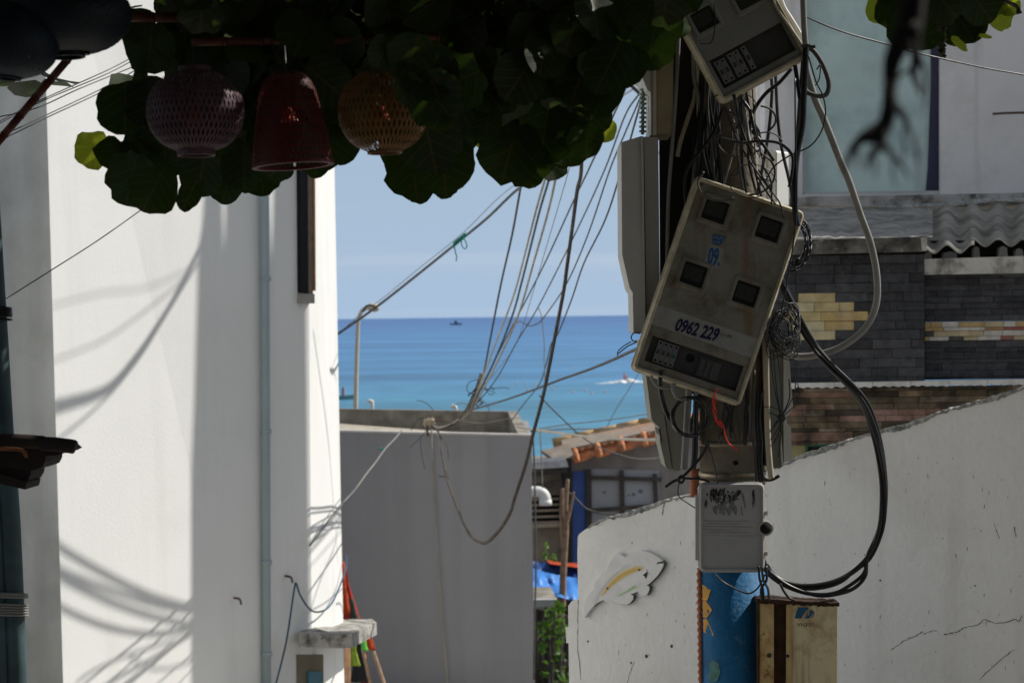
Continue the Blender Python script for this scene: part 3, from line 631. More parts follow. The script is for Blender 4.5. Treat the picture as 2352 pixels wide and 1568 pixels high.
# leaf materials: translucent, coloured per leaf, with a pale vein
def leaf_material(name, dark, light, tr, trcol, veincol=(.20, .10, .05)):
    m = bpy.data.materials.new(name); m.use_nodes = True
    t = m.node_tree; n = t.nodes; l = t.links; b = n['Principled BSDF']
    b.inputs['Roughness'].default_value = .5; b.inputs['Specular IOR Level'].default_value = .22
    g = n.new('ShaderNodeNewGeometry'); mx = n.new('ShaderNodeMix'); mx.data_type = 'RGBA'
    mx.inputs[6].default_value = (*dark, 1); mx.inputs[7].default_value = (*light, 1); l.new(g.outputs['Random Per Island'], mx.inputs[0])
    uv = n.new('ShaderNodeUVMap'); uv.uv_map = 'leaf'
    sp = n.new('ShaderNodeSeparateXYZ'); l.new(uv.outputs[0], sp.inputs[0])
    ab = n.new('ShaderNodeMath'); ab.operation = 'ABSOLUTE'; l.new(sp.outputs[0], ab.inputs[0])
    # side veins: y - 0.7|x| repeated
    ma = n.new('ShaderNodeMath'); ma.operation = 'MULTIPLY_ADD'; ma.inputs[1].default_value = -.7; l.new(ab.outputs[0], ma.inputs[0]); l.new(sp.outputs[1], ma.inputs[2])
    pm = n.new('ShaderNodeMath'); pm.operation = 'PINGPONG'; pm.inputs[1].default_value = .19; l.new(ma.outputs[0], pm.inputs[0])
    lt = n.new('ShaderNodeMath'); lt.operation = 'LESS_THAN'; lt.inputs[1].default_value = .018; l.new(pm.outputs[0], lt.inputs[0])
    l2 = n.new('ShaderNodeMath'); l2.operation = 'LESS_THAN'; l2.inputs[1].default_value = .032; l.new(ab.outputs[0], l2.inputs[0])
    mm = n.new('ShaderNodeMath'); mm.operation = 'MAXIMUM'; l.new(lt.outputs[0], mm.inputs[0]); l.new(l2.outputs[0], mm.inputs[1])
    sc_ = n.new('ShaderNodeMath'); sc_.operation = 'MULTIPLY'; sc_.inputs[1].default_value = .3; l.new(mm.outputs[0], sc_.inputs[0])
    nz = n.new('ShaderNodeTexNoise'); nz.inputs['Scale'].default_value = 14; l.new(g.outputs['Position'], nz.inputs[0])
    hs_ = n.new('ShaderNodeMapRange'); hs_.inputs[3].default_value = .7; hs_.inputs[4].default_value = 1.3; l.new(nz.outputs[0], hs_.inputs[0])
    vs_ = n.new('ShaderNodeVectorMath'); vs_.operation = 'SCALE'; l.new(mx.outputs[2], vs_.inputs[0]); l.new(hs_.outputs[0], vs_.inputs[3])
    m2 = n.new('ShaderNodeMix'); m2.data_type = 'RGBA'; l.new(sc_.outputs[0], m2.inputs[0]); l.new(vs_.outputs[0], m2.inputs[6]); m2.inputs[7].default_value = (*veincol, 1)
    l.new(m2.outputs[2], b.inputs['Base Color'])
    tb = n.new('ShaderNodeBsdfTranslucent'); m3 = n.new('ShaderNodeMix'); m3.data_type = 'RGBA'; m3.inputs[7].default_value = (*veincol, 1)
    m3.inputs[6].default_value = (*trcol, 1); l.new(sc_.outputs[0], m3.inputs[0]); l.new(m3.outputs[2], tb.inputs[0])
    ms = n.new('ShaderNodeMixShader'); ms.inputs[0].default_value = tr
    l.new(b.outputs[0], ms.inputs[1]); l.new(tb.outputs[0], ms.inputs[2]); l.new(ms.outputs[0], n['Material Output'].inputs[0])
    return m
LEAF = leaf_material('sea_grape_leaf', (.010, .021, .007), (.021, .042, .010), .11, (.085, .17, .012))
LEAFY = leaf_material('yellow_green_leaf', (.10, .16, .03), (.16, .22, .04), .55, (.42, .50, .03))  # paler, more see-through leaf colour, so a few leaves look sunlit
SMALL = leaf_material('bush_leaf', (.025, .07, .012), (.09, .19, .025), .3, (.16, .30, .03), (.1, .2, .03))

class LeafMesh:
    def __init__(s): s.mb = MB(); s.uv = []
    def leaf(s, c, nrm, tip, r, rnd, wavy=.05, cup=.15, aspect=1.0, point=0.0, n=18):
        """one leaf: centre c, facing nrm, tip direction tip, radius r; two face rings so that it can bend"""
        nrm = nrm.normalized(); tip = (tip - nrm * tip.dot(nrm)).normalized(); sd = nrm.cross(tip)
        ph, ph2, k = rnd.uniform(0, 6.3), rnd.uniform(0, 6.3), rnd.choice((4, 5, 6, 7)); bend = rnd.uniform(-.25, .35) * cup * 3
        vs = [c]; uv = [(0, 0)]
        for q, f in ((0, .55), (1, 1.0)):
            for i in range(n):
                a = 2 * math.pi * i / n; rr = f * (1 + (wavy * math.sin(k * a + ph) + wavy * .6 * math.sin((k + 4) * a + ph2)) * f)
                x, y = rr * math.sin(a) * aspect, rr * math.cos(a)
                if y > 0: y *= 1 + point * (1 - abs(math.sin(a))) 
                else: y *= 1 - .14 * math.exp(-(x * 4) ** 2)       # notch at the stalk
                z = cup * abs(x) ** 1.5 * .9 - bend * y * y * .8 + wavy * 1.2 * math.sin(k * a + ph) * f * f
                vs.append(c + (sd * x + tip * y + nrm * z) * r); uv.append((x, y))
        fs = [[0, 1 + i, 1 + (i + 1) % n] for i in range(n)] + [[1 + i, 1 + n + i, 1 + n + (i + 1) % n, 1 + (i + 1) % n] for i in range(n)]
        s.mb.add(vs, fs, 0, True); s.uv += uv
    def build(s, name, m, parent=None):
        ob = s.mb.build(name, m, parent); me = ob.data; lay = me.uv_layers.new(name='leaf')
        for lp in me.loops: lay.data[lp.index].uv = s.uv[lp.vertex_index]
        return ob
def inside(x, y, poly):
    c = False; j = len(poly) - 1
    for i in range(len(poly)):
        if (poly[i][1] > y) != (poly[j][1] > y) and x < (poly[j][0] - poly[i][0]) * (y - poly[i][1]) / (poly[j][1] - poly[i][1]) + poly[i][0]: c = not c
        j = i
    return c

# plants in the gap: bushy weeds beside and below the ledge
rnd = random.Random(21)
def bush(name, label, cat, spots, d, r, n, stems, m=SMALL, group=None):
    t = thing(name, label, cat, P(spots[0][0], 1640, d), group)
    lm = LeafMesh()
    for k in range(n):
        x, y, rx, ry = rnd.choice(spots); a, q = rnd.uniform(0, 6.3), math.sqrt(rnd.random())
        c = P(x + rx * q * math.cos(a), y + ry * q * math.sin(a), d + rnd.uniform(-.5, .5))
        nr = V((rnd.gauss(0, .7), rnd.gauss(-.5, .6), rnd.gauss(.6, .5))); tp = V((rnd.gauss(0, 1), rnd.gauss(0, .5), rnd.gauss(.2, .8)))
        lm.leaf(c, nr, tp, r * rnd.uniform(.6, 1.25), rnd, .03, .2, .55, .4, 8)
    lm.build('leaves', m, t)
    mb = MB()
    for (x, y0, x1, y1) in stems: mb.tube([P(x, y0, d), P((x + x1) / 2 + 2, (y0 + y1) / 2, d), P(x1, y1, d)], [.03, .022, .01], 6, sub=3)
    mb.build('stem', WOODD, t)
    return t
bush('shrub', 'bright green leafy shrub in the gap left of the fish wall', 'shrub', [(1268, 1425, 22, 32), (1285, 1395, 12, 12), (1248, 1460, 14, 40), (1290, 1450, 12, 30)], 36, .07, 150, [(1266, 1600, 1270, 1400), (1285, 1600, 1288, 1390)])
bush('shrub', 'darker green shrub low in the gap below the first', 'shrub', [(1262, 1540, 22, 26), (1295, 1550, 14, 20), (1285, 1500, 16, 20)], 36.4, .06, 90, [(1262, 1640, 1258, 1520), (1290, 1640, 1296, 1510)])
bush('weed', 'tall yellow green weed growing in front of the shed wall', 'plant', [(1252, 1270, 5, 15), (1273, 1282, 4, 9), (1254, 1252, 3, 8)], 41, .055, 60, [(1254, 1400, 1253, 1250), (1274, 1400, 1273, 1275)])
fn = thing('wooden_fence', 'dark rough wooden fence half hidden by the shrubs', 'fence', P(1268, 1640, 36.8))
for x0, x1 in ((1246, 1242), (1260, 1264), (1275, 1272), (1291, 1290), (1304, 1306), (1233, 1232)):
    MB().tube([P(x0, 1392 + (x0 * 7) % 22, 36.8), P(x1, 1640, 36.8)], .055, 7, sub=1).build('post', WOODD, fn)
for y in (1428, 1475, 1530):
    mb = MB(); bar(mb, 1226, y + 3, 1312, y - 3, 11, 36.7); mb.build('rail', WOODD, fn)
MB().prism([P(1222, 1400, 37.6), P(1316, 1400, 37.6), P(1316, 1700, 37.6), P(1222, 1700, 37.6)], V((0, .05, 0))).build('shade_backing', mat('shade_board', (.03, .03, .026), .95), fn)  # near-black sheet that paints the shade behind the fence

# ------------------------------------------------------------ big sea grape tree overhead
rnd = random.Random(5)
tree = thing('sea_grape_tree', 'large dark sea grape tree whose round leaves hang across the top left', 'tree', V((-3.6, 6.8, gz(6.8))))
lm = LeafMesh(); ly = LeafMesh()
def hang(x, y, rpx, d, mesh=None, tilt=.35, ang=None, asp=None):
    c = P(x, y, d); a = rnd.gauss(math.pi / 2, .7) if ang is None else ang
    nr = -FW + RT * rnd.gauss(0, tilt) + UP * rnd.gauss(0.05, tilt); tp = RT * math.cos(a) - UP * math.sin(a)
    (mesh or lm).leaf(c, nr, tp, rpx * d / F, rnd, rnd.uniform(.025, .06), rnd.uniform(.05, .25), asp or rnd.uniform(.92, 1.08), rnd.uniform(0, .08), 22)
edge = [(322, 178, 34, .5), (288, 245, 72), (352, 235, 66), (268, 355, 48), (302, 410, 66), (352, 435, 58), (330, 355, 60), (437, 445, 44, .62), (462, 400, 54), (524, 420, 50), (500, 370, 60), (600, 408, 46), (560, 385, 56), (635, 380, 40), (420, 330, 70), (545, 300, 62),
        (725, 362, 44), (785, 335, 44), (750, 330, 56), (948, 395, 68), (1018, 375, 72), (970, 432, 38), (1042, 340, 54), (928, 345, 60), (1050, 290, 60), (985, 320, 80), (1020, 420, 36),
        (1172, 345, 76), (1210, 375, 58), (1262, 372, 44), (1302, 322, 66), (1345, 322, 44), (1250, 310, 80), (1350, 262, 58), (1145, 300, 50), (1120, 280, 36), (1382, 215, 54), (1424, 200, 30, .45), (1440, 150, 56), (1494, 108, 56), (1520, 52, 52), (1400, 150, 70), (1460, 60, 80), (345, 110, 60), (315, 60, 46), (760, 280, 60), (830, 300, 40), (700, 250, 70)]
for e in edge:
    hang(e[0], e[1], e[2], rnd.uniform(6.25, 7.0), asp=e[3] if len(e) > 3 else None, tilt=.25, ang=math.pi / 2 + rnd.uniform(-.5, .5))
# leaves in front of the yellow lantern
for x, y, r in ((1000, 225, 66), (985, 165, 72), (945, 130, 60), (1050, 190, 70), (1010, 270, 34), (940, 205, 40), (880, 120, 40)):
    hang(x, y, r, 5.7, tilt=.2)
for x, y, r in ((213, 343, 46), (1389, 298, 30), (1128, 312, 40), (1318, 320, 22), (300, 355, 34)):
    hang(x, y, r, 7.05 if x > 400 else 6.9, ly, .2, math.pi / 2)
poly = [(-120, -160), (1600, -160), (1560, 60), (1500, 110), (1440, 150), (1400, 230), (1350, 300), (1250, 330), (1170, 330), (1110, 280), (1060, 280), (1030, 330), (950, 350), (900, 300), (800, 280), (760, 290), (640, 330), (480, 330), (360, 360), (300, 300), (330, 230), (380, 170), (395, 110), (345, 40), (320, -60), (-120, -40)]
k = 0
while k < 860:
    x, y = rnd.uniform(-100, 1600), rnd.uniform(-160, 370)
    if not inside(x, y, poly): continue
    if not (inside(x, y + 40, poly) and inside(x - 40, y, poly) and inside(x + 40, y, poly)) and rnd.random() < .8: continue
    hang(x, y, rnd.uniform(48, 72), rnd.uniform(6.3, 8.6), tilt=.55); k += 1
# the crown above the picture: shades everything below
for k in range(7000):
    c = V((rnd.uniform(-3.8, 1.25), rnd.uniform(1.6, 9.6), rnd.uniform(13.0, 15.9)))
    if c.z < 13.0 + .17 * (c.y - 5.0) and c.x > -1.8: continue
    if c.x > .75 and c.z > 14.6: continue
    if c.x > .35 and c.y > 7.3: continue
    if c.y < 5.0 and c.z < 12.45 + .19 * c.y: continue
    lm.leaf(c, V((rnd.gauss(0, .5), rnd.gauss(0, .5), 1)), V((rnd.gauss(0, 1), rnd.gauss(0, 1), -.3)), rnd.uniform(.075, .11), rnd, .04, .15, 1.0, .05, 9)
lm.build('crown', LEAF, tree); ly.build('sunlit_leaves', LEAFY, tree)
BARKD = mat('dark_bark', (.085, .07, .055), .95, var=.3, vscale=10, bump=(.8, 22, .04))
tb = V((-3.6, 6.8, gz(6.8)))
MB().tube([tb + V((0, 0, -.3)), tb + V((.05, 0, 1.4)), tb + V((.2, .1, 2.8)), tb + V((.7, .1, 4.0)), tb + V((1.5, .2, 4.7))], [.24, .2, .17, .14, .1], 12).build('trunk', BARKD, tree)
for pts, rr in (([tb + V((.2, .1, 2.8)), V((-2.4, 6.9, 13.0)), V((-1.2, 7.0, 13.45)), V((.1, 7.2, 13.4))], [.12, .09, .07, .04]),
                ([P(1090, -120, 7.4), P(1085, 20, 7.3), P(1060, 110, 7.2), P(1020, 170, 7.1), P(990, 240, 7.0)], [.05, .045, .04, .03, .02]),
                ([P(900, -30, 7.2), P(1000, 10, 7.1), P(1060, 40, 7.1), P(1085, 90, 7.1)], [.03, .03, .025, .02]),
                ([P(1250, -60, 7.2), P(1300, 120, 7.2), P(1280, 260, 7.1)], [.04, .03, .02]),
                ([P(560, -40, 7.2), P(500, 120, 7.2), P(430, 280, 7.1), P(380, 380, 7.0)], [.035, .03, .02, .01]),
                ([tb + V((.7, .1, 4.0)), V((-2.2, 6.2, 14.4)), V((-.6, 6.4, 14.8)), V((.8, 7.0, 15.0))], [.12, .09, .06, .03])):
    MB().tube(pts, rr, 8).build('branch', BARKD, tree)

# second tree: bunch of leaves at the top right with a string of fruit
t2 = thing('sea_grape_tree', 'sea grape branch at top right with bright leaves and hanging fruit', 'tree', V((3.1, 6.7, gz(6.7))))
lm = LeafMesh(); ly = LeafMesh()
rnd = random.Random(12)
for x, y, r in ((2062, 20, 52), (2080, 70, 46), (2125, 85, 42), (2110, 20, 60), (2190, 40, 62), (2220, 55, 52), (2165, 0, 60), (2250, 10, 50), (2215, 90 - 30, 40), (2060, -40, 60), (2280, -30, 50), (2150, -60, 70)):
    hang(x, y, r, rnd.uniform(6.3, 6.9), tilt=.25)
for x, y, r, a in ((2022, 22, 34, 1.8), (2297, 40, 33, .6), (2285, 10, 30, .5), (2318, 12, 26, .3)):
    hang(x, y, r, 7.05, ly, .25, a)
hang(2202, 100, 26, 6.6, ly, .1, .75, .38); hang(2262, 84, 17, 6.6, ly, .5, .1, .4)
for k in range(1500):  # unseen leaves overhead, spread wide to shade the right end of the wall
    c = V((rnd.uniform(1.15, 4.8), rnd.uniform(3.6, 8.1), rnd.uniform(13.2, 14.6)))
    if c.z < 13.2 + .17 * (c.y - 6) or (c.x < 1.5 and c.y > 7): continue
    lm.leaf(c, V((rnd.gauss(0, .5), rnd.gauss(0, .5), 1)), V((rnd.gauss(0, 1), rnd.gauss(0, 1), -.3)), rnd.uniform(.075, .1), rnd, .04, .15, 1.0, .05, 9)
lm.build('crown', LEAF, t2); ly.build('sunlit_leaves', LEAFY, t2)
tb = WL[t2.name]
MB().tube([tb + V((0, 0, -.3)), tb + V((0, 0, 2)), tb + V((-.2, 0, 3.4)), V((2.2, 6.7, 13.6)), P(2180, -60, 6.7)], [.17, .14, .1, .06, .03], 10).build('trunk', BARKD, t2)
mb = MB(); bz = MB()
mb.tube([P(2158, 40, 6.5), P(2164, 90, 6.5), P(2163, 132, 6.5)], .006, 6)
for k in range(22):
    a = k * 2.4; q = P(2163 + 6 * math.cos(a), 66 + k * 3.0, 6.5 - .01 * math.sin(a)); bz.lathe(q - V((0, 0, .007)), (0, 0, 1), [(0, .002), (.003, .0065), (.007, .0085), (.011, .0065), (.014, .002)], 8)
fr_ = bz.build('fruit_string', mat('green_fruit', (.05, .06, .025), .5), t2)
mb.build('stalk', WOODD, t2)
MB().tube([P(2305, 2, 6.7), P(2330, 12, 6.7), P(2338, 20, 6.7), P(2341, 32, 6.7)], [.006, .007, .006, .012], 6).build('dried_bud', WOODD, t2)

# out-of-focus dark branch close to the camera
hb = thing('hanging_branch', 'dark blurred bare branch hanging down close at the top right', 'branch', P(2090, -60, 1.8))
BR = mat('near_bark', (.03, .026, .024), .9, var=.3, vscale=20)
d = 1.8; TS = .62
MB().tube([P(2100, -160, d), P(2092, 40, d), P(2072, 90, d), P(2050, 140, d), (P(2044, 205, d)), P(2040, 260, d), P(2025, 300, d), P(1990, 322, d)], [r * TS for r in (.022, .02, .018, .014, .0105, .012, .0125, .008)], 10).build('stem', BR, hb)
for pts, rr in (([(2092, 60), (2104, 130), (2098, 170), (2108, 195), (2116, 220)], [.014, .009, .006, .006, .002]),
                ([(2040, 200), (2054, 240), (2072, 262), (2090, 300), (2105, 345), (2112, 390)], [.009, .007, .006, .003, .003, .001]),
                ([(2025, 290), (1985, 315), (1960, 340), (1945, 375), (1935, 400)], [.011, .009, .006, .004, .001]),
                ([(2022, 300), (2020, 335), (2000, 358), (1990, 390)], [.011, .009, .005, .002]),
                ([(2022, 325), (2045, 350), (2070, 380), (2090, 410)], [.008, .004, .003, .001]),
                ([(2058, 180), (2080, 165), (2094, 158)], [.004, .003, .002]),
                ([(2104, 345), (2110, 380), (2108, 410), (2112, 440)], [.0025, .002, .002, .001]), ([(2085, 285), (2075, 310), (2078, 345), (2070, 380)], [.003, .002, .002, .001]),
                ([(1965, 335), (1972, 360), (1968, 385)], [.004, .003, .001]), ([(2040, 345), (2052, 372), (2050, 400), (2058, 430)], [.003, .002, .002, .001]),
                ([(2085, 100), (2120, 150), (2128, 200), (2122, 250)], [.006, .004, .003, .001]), ([(2000, 355), (2012, 380), (2008, 410)], [.003, .002, .001])):
    MB().tube([P(x, y, d + .05 * math.sin(i * 1.3 + x)) for i, (x, y) in enumerate(pts)], [r * TS for r in rr], 8).build('twig', BR, hb)
# ------------------------------------------------------------ bamboo rods and woven lanterns under the tree
BAMB = mat('red_brown_bamboo', (.10, .028, .016), .5, var=.3, vscale=10)
def rod(a, b, d, r, label, m=BAMB, d1=None):
    d1 = d1 or d; q0, q1 = P(*a, d), P(*b, d1); mb = MB(); n = 7
    for k in range(n):
        mb.tube([q0.lerp(q1, k / n), q0.lerp(q1, (k + .94) / n)], r, 10, sub=1)
        mb.tube([q0.lerp(q1, (k + .93) / n), q0.lerp(q1, (k + 1.0) / n)], r * 1.12, 10, sub=1)
    return tag(mb.build('bamboo_rod', m), label, 'rod')
rod((-60, 392), (190, 96), 6.3, .0135, 'slanting dark bamboo rod at the far left below the blue lanterns')
rod((60, 36), (470, 42), 6.5, .017, 'red brown bamboo rod just right of the big blue lantern')
rod((440, 97), (1010, 88), 6.35, .014, 'long brown bamboo rod above the red and yellow lanterns')
def lantern(label, c, axis_px, prof, col, d, nst, tw=.9, collars=(), bulb=None, tight=.205):
    """woven lantern: prof = [(t px along the axis from c, radius px)]; strips wind both ways"""
    c3 = P(*c, d); ax = (P(c[0] + axis_px[0], c[1] + axis_px[1], d) - c3).normalized(); k = d / F
    m = mat('woven_' + label.split()[0], col, .55, spec=.3, var=.2, vscale=25)
    t = thing('lantern', label, 'lantern', c3, 'woven lanterns hanging under the tree')
    e = ax.cross(FW).normalized(); g = ax.cross(e); mb = MB(); n = 26
    tot = prof[-1][0] - prof[0][0]
    def pr(s):
        z = prof[0][0] + tot * s
        for (a, ra), (b, rb) in zip(prof, prof[1:]):
            if z <= b + 1e-6: return z, ra + (rb - ra) * (z - a) / (b - a)
        return prof[-1]
    def pt(s, a, off):
        z, r = pr(s); return c3 + ax * z * k + (e * math.cos(a) + g * math.sin(a)) * (r * k + off)
    rmax = max(r for _, r in prof) * k; hw = 2 * math.pi / nst * tight
    for sg in (1, -1):
        for i in range(nst):
            a0 = 2 * math.pi * i / nst; vs = []
            for j in range(n + 1):
                s = j / n; a = a0 + sg * tw * s; off = (.0012 if (j + i) % 2 else -.0012) * sg
                vs += [pt(s, a - hw, off), pt(s, a + hw, off)]
            mb.add(vs, [[2 * j, 2 * j + 1, 2 * j + 3, 2 * j + 2] for j in range(n)], 0, True)
    mb.build('woven_shade', m, t)
    for z, r, h in collars:
        MB().loft([[c3 + ax * (z + dz) * k + (e * math.cos(a) + g * math.sin(a)) * rr * k for a in [2 * math.pi * q / 24 for q in range(24)]] for dz, rr in ((-h / 2, r), (h / 2, r), (h / 2, r * .86), (-h / 2, r * .86), (-h / 2, r))], 0, False, False).build('collar', m, t)
    if bulb:
        bm_ = mat('red_bulb_cap', (.38, .045, .014), .45, var=.2)
        rg = [[c3 + ax * (bulb[0] + z) * k + (e * math.cos(a) + g * math.sin(a)) * (r * (1 + .1 * (q % 2))) * k for q, a in enumerate([2 * math.pi * q / 20 for q in range(20)])] for z, r in ((-16, 4), (-14, 9), (0, 13), (16, 19), (16, 15), (-8, 8))]
        MB().loft(rg, 0, False, False).build('bulb_cap', bm_, t)
        MB().tube([c3 + ax * (prof[0][0] - 60) * k, c3 + ax * (bulb[0] - 14) * k], .004, 6, sub=1).build('cord', BLACKRUB, t)
    return t
def globe(rx, ry, cut=.28): return [(-ry + 2 * ry * j / 16, rx * math.sqrt(max(0, 1 - ((-1 + 2 * j / 16) * .955) ** 2)) ** .82) for j in range(17)]
lantern('purple woven globe lantern, leftmost of the three in a row', (449, 256), (2, 100), globe(112, 92), (.10, .052, .07), 5.9, 56, .62, [(-96, 38, 12), (96, 44, 12)], (10,))
lantern('red woven bell shaped lantern between purple and yellow globes', (657, 165), (16, 212), [(0, 26), (10, 44), (24, 56), (50, 66), (90, 74), (140, 83), (190, 90), (212, 93)], (.10, .010, .010), 5.9, 52, .75, [(214, 95, 8)], (98,), .17)
lantern('yellow woven globe lantern partly covered by dark leaves', (880, 256), (4, 100), globe(104, 92), (.17, .08, .016), 5.95, 50, .62, [(94, 40, 6)], (5,))
lantern('large dark blue woven lantern at the top left corner', (150, 36), (6, 100), globe(150, 88), (.006, .011, .02), 5.7, 60, .5, [(92, 40, 10)], None, .45)
lantern('dark blue woven lantern cut off by the left edge', (20, 92), (-9, 100), globe(116, 84), (.006, .014, .026), 5.6, 50, .5, [(86, 36, 8)], None, .45)

# ------------------------------------------------------------ far left: twin steel pipes, roof corner, wires
st = thing('steel_post', 'dark teal twin pipe post strapped with wire at the left edge', 'post', P(20, 1900, 7.2))
def post_line(pts, d): return [P(x, y, d) for x, y in pts]
w_ = 22 * 7.2 / F
MB().tube(post_line([(-44, 100), (-22, 480), (-3, 784), (10, 1000), (24, 1180), (34, 1400), (40, 1568), (52, 1900)], 7.2), w_, 16, sub=2).build('pipe', TEAL, st)
MB().tube(post_line([(-86, 100), (-64, 480), (-46, 784), (-33, 1000), (-12, 1180), (-6, 1290), (0, 1400), (5, 1568), (14, 1900)], 7.2), w_, 16, sub=2).build('pipe', TEAL, st)
for y0, n, rr, m in ((707, 3, .006, BLACKRUB), (718, 2, .006, BLACKRUB), (733, 1, .005, BLACKRUB), (1364, 2, .006, GREYCAB), (1388, 5, .0048, GREYCAB)):
    for k in range(n):
        y = y0 + k * 6; xc = -20 + (y - 720) * .056; mb = MB()
        mb.tube([P(xc - 70, y, 7.2), P(xc - 30, y - 1, 7.2 - w_ - .008), P(xc + 20, y, 7.2 - w_ - .008), P(xc + 42, y + 1, 7.17), P(xc + 42, y + 1, 7.23), P(xc, y, 7.2 + w_ + .01)], rr, 6); mb.build('strap', m, st)
tl = thing('tiled_roof', 'dark corner of a tiled roof jutting in from the left edge', 'roof', P(60, 1120, 6.6))
TILED = mat('old_tile', (.032, .022, .019), .85, var=.3, vscale=20, dirt_or_reflection=((.02, .018, .016), .7, 10))
TILEO = mat('lit_orange_edge', (.22, .08, .03), .8, var=.3, vscale=20)  # brighter orange than the other tiles, so this edge looks lit
d = 6.6
def tpoly(name, pts, dep, th, m): MB().prism([P(x, y, dep) for x, y in pts], FW * th).build(name, m, tl)
MB().tube([P(-80, 1016, d), P(20, 1012, d), P(92, 1015, d), P(96, 1016, d)], [.028, .025, .023, .024], 12, sub=2).tube([P(94, 1018, d), P(130, 1020, d), P(160, 1024, d), P(171, 1026, d), P(174, 1027, d)], [.025, .0245, .025, .0245, .021], 14, sub=1).build('ridge_tile', TILED, tl)
tpoly('tile', [(-60, 1010), (130, 1018), (152, 1036), (141, 1042), (124, 1046), (-60, 1050)], d + .03, .25, TILED)
tpoly('tile', [(-60, 1030), (106, 1040), (104, 1060), (98, 1072), (84, 1078), (70, 1080), (-60, 1068)], d + .06, .25, TILED)
tpoly('tile', [(-60, 1052), (72, 1076), (69, 1092), (62, 1105), (30, 1094), (-60, 1082)], d + .08, .2, TILED)
tpoly('tile', [(-60, 1076), (20, 1093), (61, 1108), (57, 1124), (8, 1112), (-60, 1096)], d + .05, .2, TILED)
MB().tube([P(-60, 1031, d - .03), P(20, 1030, d - .03), P(50, 1033, d - .03), P(58, 1042, d - .03), P(61, 1052, d - .03)], [.007, .007, .007, .007, .004], 8).build('tile_edge', TILEO, tl)
# ------------------------------------------------------------ utility pole
DP = 8.85; KP = DP / F
CONC = mat('pole_concrete', (.27, .24, .185), .9, var=.2, vscale=8, dirt_or_reflection=((.14, .11, .08), .8, 5, .44), streak=((.16, .09, .05), .6, 9), bump=(.3, 40))
pole = thing('utility_pole', 'round concrete utility pole with a blue painted foot carrying all the meter boxes', 'utility pole', P(1692, 2500, DP))
def poleax(y): return P(1664 + .0162 * y, y, DP)
def polerad(y): return (66 + .0078 * y) * KP
MB().tube([poleax(-600), poleax(-200), poleax(400), poleax(1100), poleax(1700), poleax(3400)], [polerad(y) for y in (-600, -200, 400, 1100, 1700, 3400)], 32, sub=1).build('shaft', CONC, pole)
STEEL = mat('dull_steel_band', (.42, .36, .26), .45, .6, var=.3, vscale=12, dirt_or_reflection=((.12, .07, .04), .8, 8))
def polering(y, h, extra, name, m, par=pole):
    a = (poleax(0) - poleax(1500)).normalized(); c = poleax(y)
    return MB().lathe(c - a * h * KP / 2, a, [(0, polerad(y)), (0.0005, polerad(y) + extra), (h * KP, polerad(y) + extra), (h * KP + .0005, polerad(y))], 32, caps=False).build(name, m, par)
polering(1016, 11, .005, 'steel_band', STEEL); polering(1086, 10, .006, 'steel_band', STEEL); polering(1103, 13, .005, 'steel_band', STEEL)
BLUEP = mat('blue_pole_paint', (.02, .17, .38), .62, spec=.25, var=.2, vscale=6, dirt_or_reflection=((.008, .06, .15), .75, 5), patch=((.16, .30, .36), .75, 13, .60), streak=((.03, .10, .16), .6, 18, .55), bump=(.25, 50))
bp_ = MB().tube([poleax(1300), poleax(1700), poleax(2400)], [polerad(y) + .002 for y in (1300, 1700, 2400)], 32, sub=1).build('blue_foot', BLUEP, pole)
def polepatch(pts, m, name, lift=.0045):
    vs = []; c = []
    for x, y in pts:
        r = polerad(y) + lift; o = poleax(y); a = P(x, y, DP); dx = max(-.995, min(.995, (a - o).dot(RT) / r))
        vs.append(o + RT * dx * r - FW * math.sqrt(1 - dx * dx) * r)
    MB().prism(vs, FW * .002).build(name, m, bp_)
YEL = mat('yellow_paint', (.62, .30, .02), .5, var=.15, vscale=20)
for q in ([(1611, 1338), (1627, 1348), (1620, 1373), (1611, 1374)], [(1611, 1376), (1617, 1374), (1630, 1392), (1619, 1412), (1612, 1414)], [(1612, 1418), (1619, 1414), (1634, 1450), (1613, 1447)]): polepatch(q, YEL, 'yellow_patch')
polepatch([(1624, 1515), (1632, 1504), (1644, 1512), (1647, 1530), (1640, 1552), (1628, 1557), (1621, 1545), (1626, 1530)], mat('mint_paint', (.10, .24, .22), .6, var=.4, vscale=40), 'mint_patch')
MB().prism([P(1512, -60, 8.98), P(1612, -60, 8.98), P(1604, 905, 8.98), P(1518, 905, 8.98)], FW * .02).build('shade_sheet', mat('black_shade', (.016, .015, .014), .9, var=.3, vscale=8), pole)  # black sheet painted in for the shaded gap behind the boxes
MB().lathe(poleax(1058) - FW * (polerad(1058) + .002), -FW, [(-.02, .011), (.003, .011)], 12).build('bolt_hole', BLACK, pole)
# ribbed orange hose along the left side of the pole
hs_t = thing('ribbed_hose', 'orange pink ribbed hose running down the left side of the pole', 'hose', P(1608, 1900, 8.95))
HOSE = mat('orange_hose', (.50, .19, .11), .6, var=.15)
ax_ = [P(1606, 1304, 8.82), P(1606.5, 1400, 8.82), P(1609, 1568, 8.82), P(1613, 1900, 8.82)]
mb = MB(); pts = []; rr = []
for i in range(len(ax_) - 1):
    m_ = max(8, int((ax_[i + 1] - ax_[i]).length / .008))
    for k in range(m_): pts.append(ax_[i].lerp(ax_[i + 1], k / m_)); rr.append(.013 if len(pts) % 4 < 2 else .008)
mb.tube(pts, rr, 10, sub=1); mb.build('hose', HOSE, hs_t)
tw = MB()
for ph in (0, 1.57, 3.14, 4.7): tw.tube([P(1596 + 8 * math.cos(k * .7 + ph), 1078 + k * 3.3, 8.9 - .016 * math.sin(k * .7 + ph)) for k in range(19)], .009, 6, sub=2)
tag(tw.build('twisted_rope', HOSE), 'orange twisted rope end beside the pole above the small grey box', 'rope')

